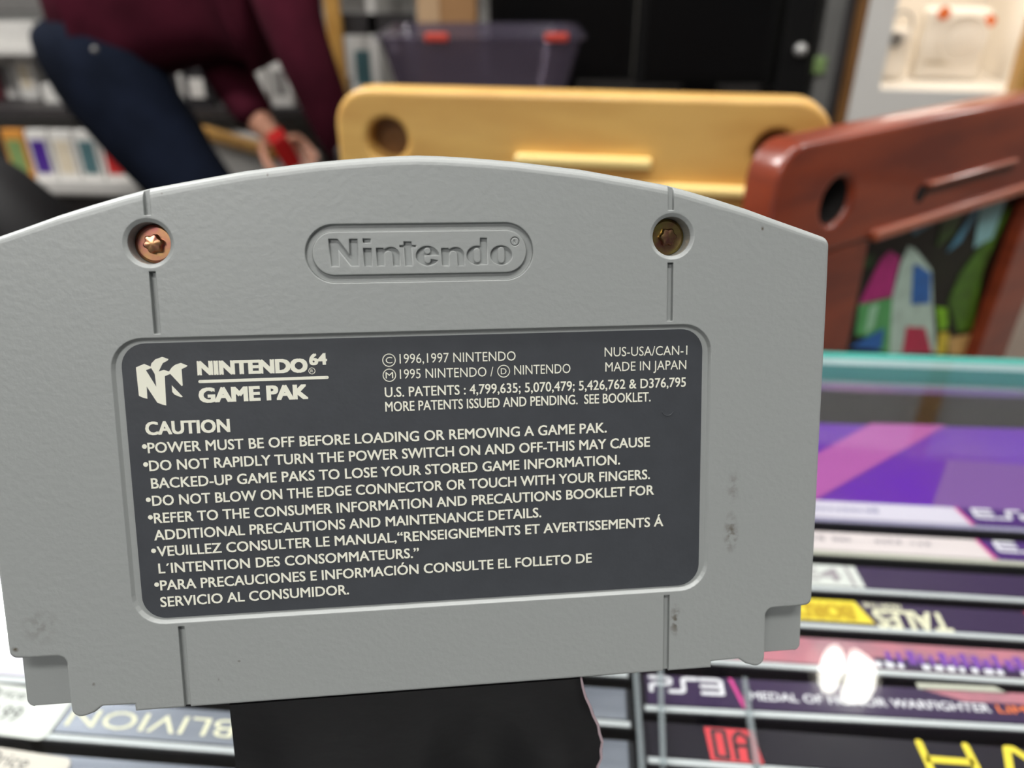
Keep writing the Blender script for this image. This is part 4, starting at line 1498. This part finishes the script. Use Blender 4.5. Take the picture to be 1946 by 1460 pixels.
# sloped white tray with a row of small games
ta, tb = spot(20, 345, 2.1), spot(300, 350, 2.0)
TX0, TX1 = spot(10, 330, 2.02).x, spot(290, 330, 2.02).x
tz = spot(150, 350, 2.0).z
t = thing('display_tray', 'white tray stand holding a row of small game boxes, left of the jeans', 'tray', ((TX0 + TX1) / 2, 2.02, 0), R(-4))
w = TX1 - TX0
obj('tray_floor', boxm((0, 0.02, tz - 0.01), (w, 0.16, 0.02), None, 0.003), 'white_paint', t)
obj('tray_lip', boxm((0, -0.065, tz + 0.006), (w, 0.012, 0.034), None, 0.003), 'white_paint', t)
obj('stand', boxm((0, 0.03, (tz - 0.02) / 2), (w * 0.9, 0.12, tz - 0.02)), 'shelf_dark', t)
TM = Matrix.Translation(((TX0 + TX1) / 2, 2.02, tz)) @ Matrix.Rotation(R(-4), 4, 'Z')
cols = [('pk_orange', 'pk_green', 'orange and green'), ('pk_white', 'pk_purple', 'white with a purple front'), ('pk_white', 'pk_tan', 'white with a beige front'), ('pk_white', 'pk_teal', 'white with a teal front'), ('pk_white', 'pk_red', 'white with a red and gold front'), ('pk_tan', 'pk_white', 'cream with a plain front')]
for i, (m1, m2, nm) in enumerate(cols):
    x = -w / 2 + w * (i + 0.5) / len(cols)
    p = TM @ Vector((x, 0.01, 0))
    t = thing('small_game_box', 'small upright game box, ' + nm + ', in the white tray', 'package', p, R(-4), 'small game boxes in the white tray')
    hh = 0.125
    obj('carton', boxm((0, 0.01, hh / 2), (w / len(cols) * 0.9, 0.02, hh), None, 0.002), m1, t)
    obj('front_print', boxm((0, -0.0008, hh * 0.48), (w / len(cols) * 0.62, 0.0016, hh * 0.66)), m2, t)
# low bin with a wooden rail
RA_, RB_ = spot(330, 212, 2.20), spot(528, 298, 1.86)
d = (RB_ - RA_)
ang = math.atan2(d.y, d.x)
L_ = math.hypot(d.x, d.y)
zr = (RA_.z + RB_.z) / 2
t = thing('display_bin', 'low white bin with a brown wooden rail along its top, under the reaching hand', 'bin', (RA_.x, RA_.y, 0), ang)
obj('rail', boxm((L_ / 2, 0, zr - 0.012), (L_, 0.03, 0.026), None, 0.004), 'wood_trim', t, label='brown wooden rail')
obj('front_panel', boxm((L_ / 2, 0.006, (zr - 0.03) / 2), (L_ - 0.01, 0.014, zr - 0.03)), 'white_paint', t)
obj('bin_back', boxm((L_ / 2, 0.11, (zr - 0.03) / 2), (L_ - 0.01, 0.014, zr - 0.03)), 'white_paint', t)
obj('bin_floor', boxm((L_ / 2, 0.058, zr - 0.10), (L_ - 0.02, 0.09, 0.01)), 'white_paint', t)
# black bag at the lower left
p = spot(-30, 400, 1.25)
t = thing('black_bag', 'black bag slumped on a stool at the lower left', 'bag', (p.x, 1.30, p.z - 0.12))
bm = BM()
L = []
for (w_, d_, z) in ((0.07, 0.06, 0.0), (0.095, 0.08, 0.02), (0.095, 0.085, 0.09), (0.07, 0.06, 0.16), (0.03, 0.03, 0.20)):
    L.append([Vector((x - (0.03 if z > 0.12 else 0.0), y, z)) for x, y in rrect(w_, d_, min(w_, d_) * 0.8, 6)])
loft(bm, L)
obj('body', bm, 'bag_black', t, True)
bm = BM()
tube(bm, [(-0.06 + 0.05 * math.cos(R(180 - 18 * i)), 0.0, 0.19 + 0.07 * math.sin(R(180 - 18 * i))) for i in range(11)], 0.006, 8)
obj('strap', bm, 'bag_black', t, True)
t = thing('stool', 'dark stool under the black bag', 'stool', (p.x, 1.30, 0))
zs = p.z - 0.12
obj('seat', lathe(BM(), [(0, zs - 0.04), (0.15, zs - 0.04), (0.16, zs - 0.02), (0.15, zs), (0, zs)]), 'shelf_dark', t, True, autosmooth=40)
for k in range(4):
    a = R(45 + 90 * k)
    bm = BM()
    cyl(bm, (0.16 * math.cos(a), 0.16 * math.sin(a), 0), (0.11 * math.cos(a), 0.11 * math.sin(a), zs - 0.04), 0.013)
    obj('leg', bm, 'shelf_dark', t)

# ---------------------------------------------------------------- the person leaning over the shelves
PY = 1.70
per = thing('person', 'person in a maroon sweater and dark jeans leaning over and reaching down, at the left', 'person', (spot(330, 300, PY).x, PY, 0))
O_ = Vector((spot(330, 300, PY).x, PY, 0))
J = lambda px, py, dy=0.0: spot(px, py, PY + dy) - O_
pel = J(190, 55)
spine1 = J(290, -5)
spine2 = J(390, -60)
chest = J(480, -100)
neck = J(590, -165, -0.02)
head1 = J(640, -200, -0.03)
head2 = J(690, -225, -0.04)
shN, shF = J(535, -70, -0.17), J(470, -70, 0.16)
elN, wrN = J(590, 130, -0.22), J(690, 345, -0.16)
elF, wrF = J(408, 95, 0.02), J(488, 222, -0.04)
hipN, hipF = J(195, 100, -0.07), J(215, 95, 0.10)
knN = J(437, 436, -0.10)
anN = Vector((knN.x + 0.02, knN.y + 0.02, 0.09))
knF = J(400, 420, 0.14)
anF = Vector((knF.x - 0.16, knF.y + 0.02, 0.09))


def hand(joints, edges, w, wrist, d, side, rr=0.0085):
    """palm and five fingers from a wrist, pointing along d"""
    d = d.normalized()
    s = side.normalized()
    n = d.cross(s).normalized()
    p1 = len(joints)
    joints.append((wrist + d * 0.045, (0.036, 0.017)))
    edges.append((w, p1))
    joints.append((wrist + d * 0.080, (0.040, 0.014)))
    edges.append((p1, p1 + 1))
    for k, (off, l) in enumerate(((-0.030, 0.062), (-0.010, 0.075), (0.010, 0.072), (0.029, 0.056))):
        b0 = wrist + d * 0.088 + s * off
        i0 = len(joints)
        joints.append((b0, rr * 1.05))
        joints.append((b0 + d * l * 0.45 + n * 0.008, rr))
        joints.append((b0 + d * l * 0.75 + n * 0.026, rr * 0.92))
        joints.append((b0 + d * l * 0.88 + n * 0.045, rr * 0.8))
        edges += [(p1 + 1, i0), (i0, i0 + 1), (i0 + 1, i0 + 2), (i0 + 2, i0 + 3)]
    i0 = len(joints)
    joints.append((wrist + d * 0.040 - s * 0.040 + n * 0.006, rr * 1.25))
    joints.append((wrist + d * 0.065 - s * 0.055 + n * 0.024, rr * 1.1))
    joints.append((wrist + d * 0.088 - s * 0.052 + n * 0.042, rr * 0.9))
    edges += [(p1, i0), (i0, i0 + 1), (i0 + 1, i0 + 2)]


joints = [(pel, 0.07), (spine1, 0.08), (spine2, 0.09), (chest, 0.09), (neck, 0.055), (head1, 0.075), (head2, 0.088), (J(735, -205, -0.05), 0.06)]
edges = [(i, i + 1) for i in range(7)]


def limb(parent, pts):
    last = parent
    for co, r in pts:
        joints.append((co, r))
        edges.append((last, len(joints) - 1))
        last = len(joints) - 1
    return last


wN = limb(3, [(shN, 0.05), (elN, 0.036), (wrN, 0.026)])
wF = limb(3, [(shF, 0.05), (elF, 0.036), (wrF, 0.027)])
hand(joints, edges, wN, wrN, (wrN - elN), Vector((0.2, 1, 0)))
hand(joints, edges, wF, wrF, (J(545, 275, -0.02) - wrF), Vector((0.6, 0.1, 0.75)))
limb(0, [(hipN, 0.055), (knN, 0.05), (anN, 0.038)])
limb(0, [(hipF, 0.055), (knF, 0.05), (anF, 0.038)])
# nose
limb(6, [(J(742, -170, -0.06), 0.012)])
skin('body', joints, edges, 'skin_tone', per)
for dy in (-0.035, 0.03):
    bm = BM()
    bmesh.ops.create_uvsphere(bm, u_segments=16, v_segments=10, radius=0.012, matrix=Matrix.Translation(J(742, -196, dy - 0.05)))
    obj('eye', bm, 'eye_white', per, True)
# hair
bm = BM()
hc = head2
bmesh.ops.create_uvsphere(bm, u_segments=24, v_segments=16, radius=0.105, matrix=Matrix.Translation(hc + Vector((-0.012, 0, 0.022))))
obj('hair', bm, 'hair_brown', per, True)
# sweater: torso and sleeves
sj = [(J(78, -18), (0.10, 0.15)), (J(210, -8), (0.13, 0.16)), (J(320, -20), (0.135, 0.17)), (J(430, -58), (0.14, 0.18)), (J(500, -95), (0.12, 0.15)), (J(570, -150, -0.02), 0.07)]
se = [(i, i + 1) for i in range(5)]


def sl(parent, pts):
    last = parent
    for co, r in pts:
        sj.append((co, r))
        se.append((last, len(sj) - 1))
        last = len(sj) - 1


sl(4, [(shN, 0.075), (J(548, 30, -0.2), 0.058), (elN, 0.050), (J(632, 235, -0.2), 0.044), (wrN + (elN - wrN) * 0.06, 0.036)])
skin('sweater', sj, se, 'maroon_knit', per, root=2)
skin('sleeve', [(J(450, -60, 0.12), 0.085), (shF, 0.08), (J(425, 20, 0.1), 0.066), (elF, 0.058), (J(450, 165, 0.0), 0.049), (wrF + (wrF - elF) * 0.08, 0.040)], [(i, i + 1) for i in range(5)], 'maroon_knit', per)
# jeans: hips and both legs to the ankle
jj = [(J(172, 10), (0.100, 0.14)), (J(196, 95), (0.128, 0.15)), (J(205, 130, -0.07), 0.115), (J(290, 265, -0.08), 0.098), (knN, 0.075), ((knN + anN) / 2, 0.062), (anN + Vector((0, 0, 0.02)), 0.055),
      (J(196, 150, 0.09), 0.118), (J(330, 270, 0.12), 0.09), (knF, 0.072), ((knF + anF) / 2, 0.06), (anF + Vector((0, 0, 0.02)), 0.055)]
je = [(0, 1), (1, 2), (2, 3), (3, 4), (4, 5), (5, 6), (1, 7), (7, 8), (8, 9), (9, 10), (10, 11)]
skin('jeans', jj, je, 'denim', per, root=1)
for a in (anN, anF):
    bm = BM()
    L = []
    for (x, hw, z0, z1) in ((-0.075, 0.03, 0.0, 0.07), (-0.03, 0.042, 0.0, 0.10), (0.05, 0.046, 0.0, 0.085), (0.12, 0.05, 0.0, 0.06), (0.17, 0.04, 0.0, 0.045), (0.195, 0.015, 0.008, 0.03)):
        L.append([Vector((a.x + x, a.y + hw * math.cos(t), (z0 + z1) / 2 + (z1 - z0) / 2 * math.sin(t))) for t in [2 * PI * i / 14 for i in range(14)]])
    loft(bm, L)
    obj('shoe', bm, 'shoe_black', per, True)
# little rivet on the pocket
bm = BM()
bmesh.ops.create_uvsphere(bm, u_segments=12, v_segments=8, radius=0.0055, matrix=Matrix.Translation(J(180, 94, -0.185)))
obj('rivet', bm, 'pk_grey', per, True)
# small red packet in the hand
p = spot(540, 284, PY - 0.105)
o = obj('red_packet', boxm((0, 0, 0), (0.035, 0.05, 0.07), None, 0.004), 'pk_red')
o.location = p
o.rotation_euler = (R(10), R(-24), R(20))
tag(o, 'small dark red packet held in the reaching hand', 'packet')
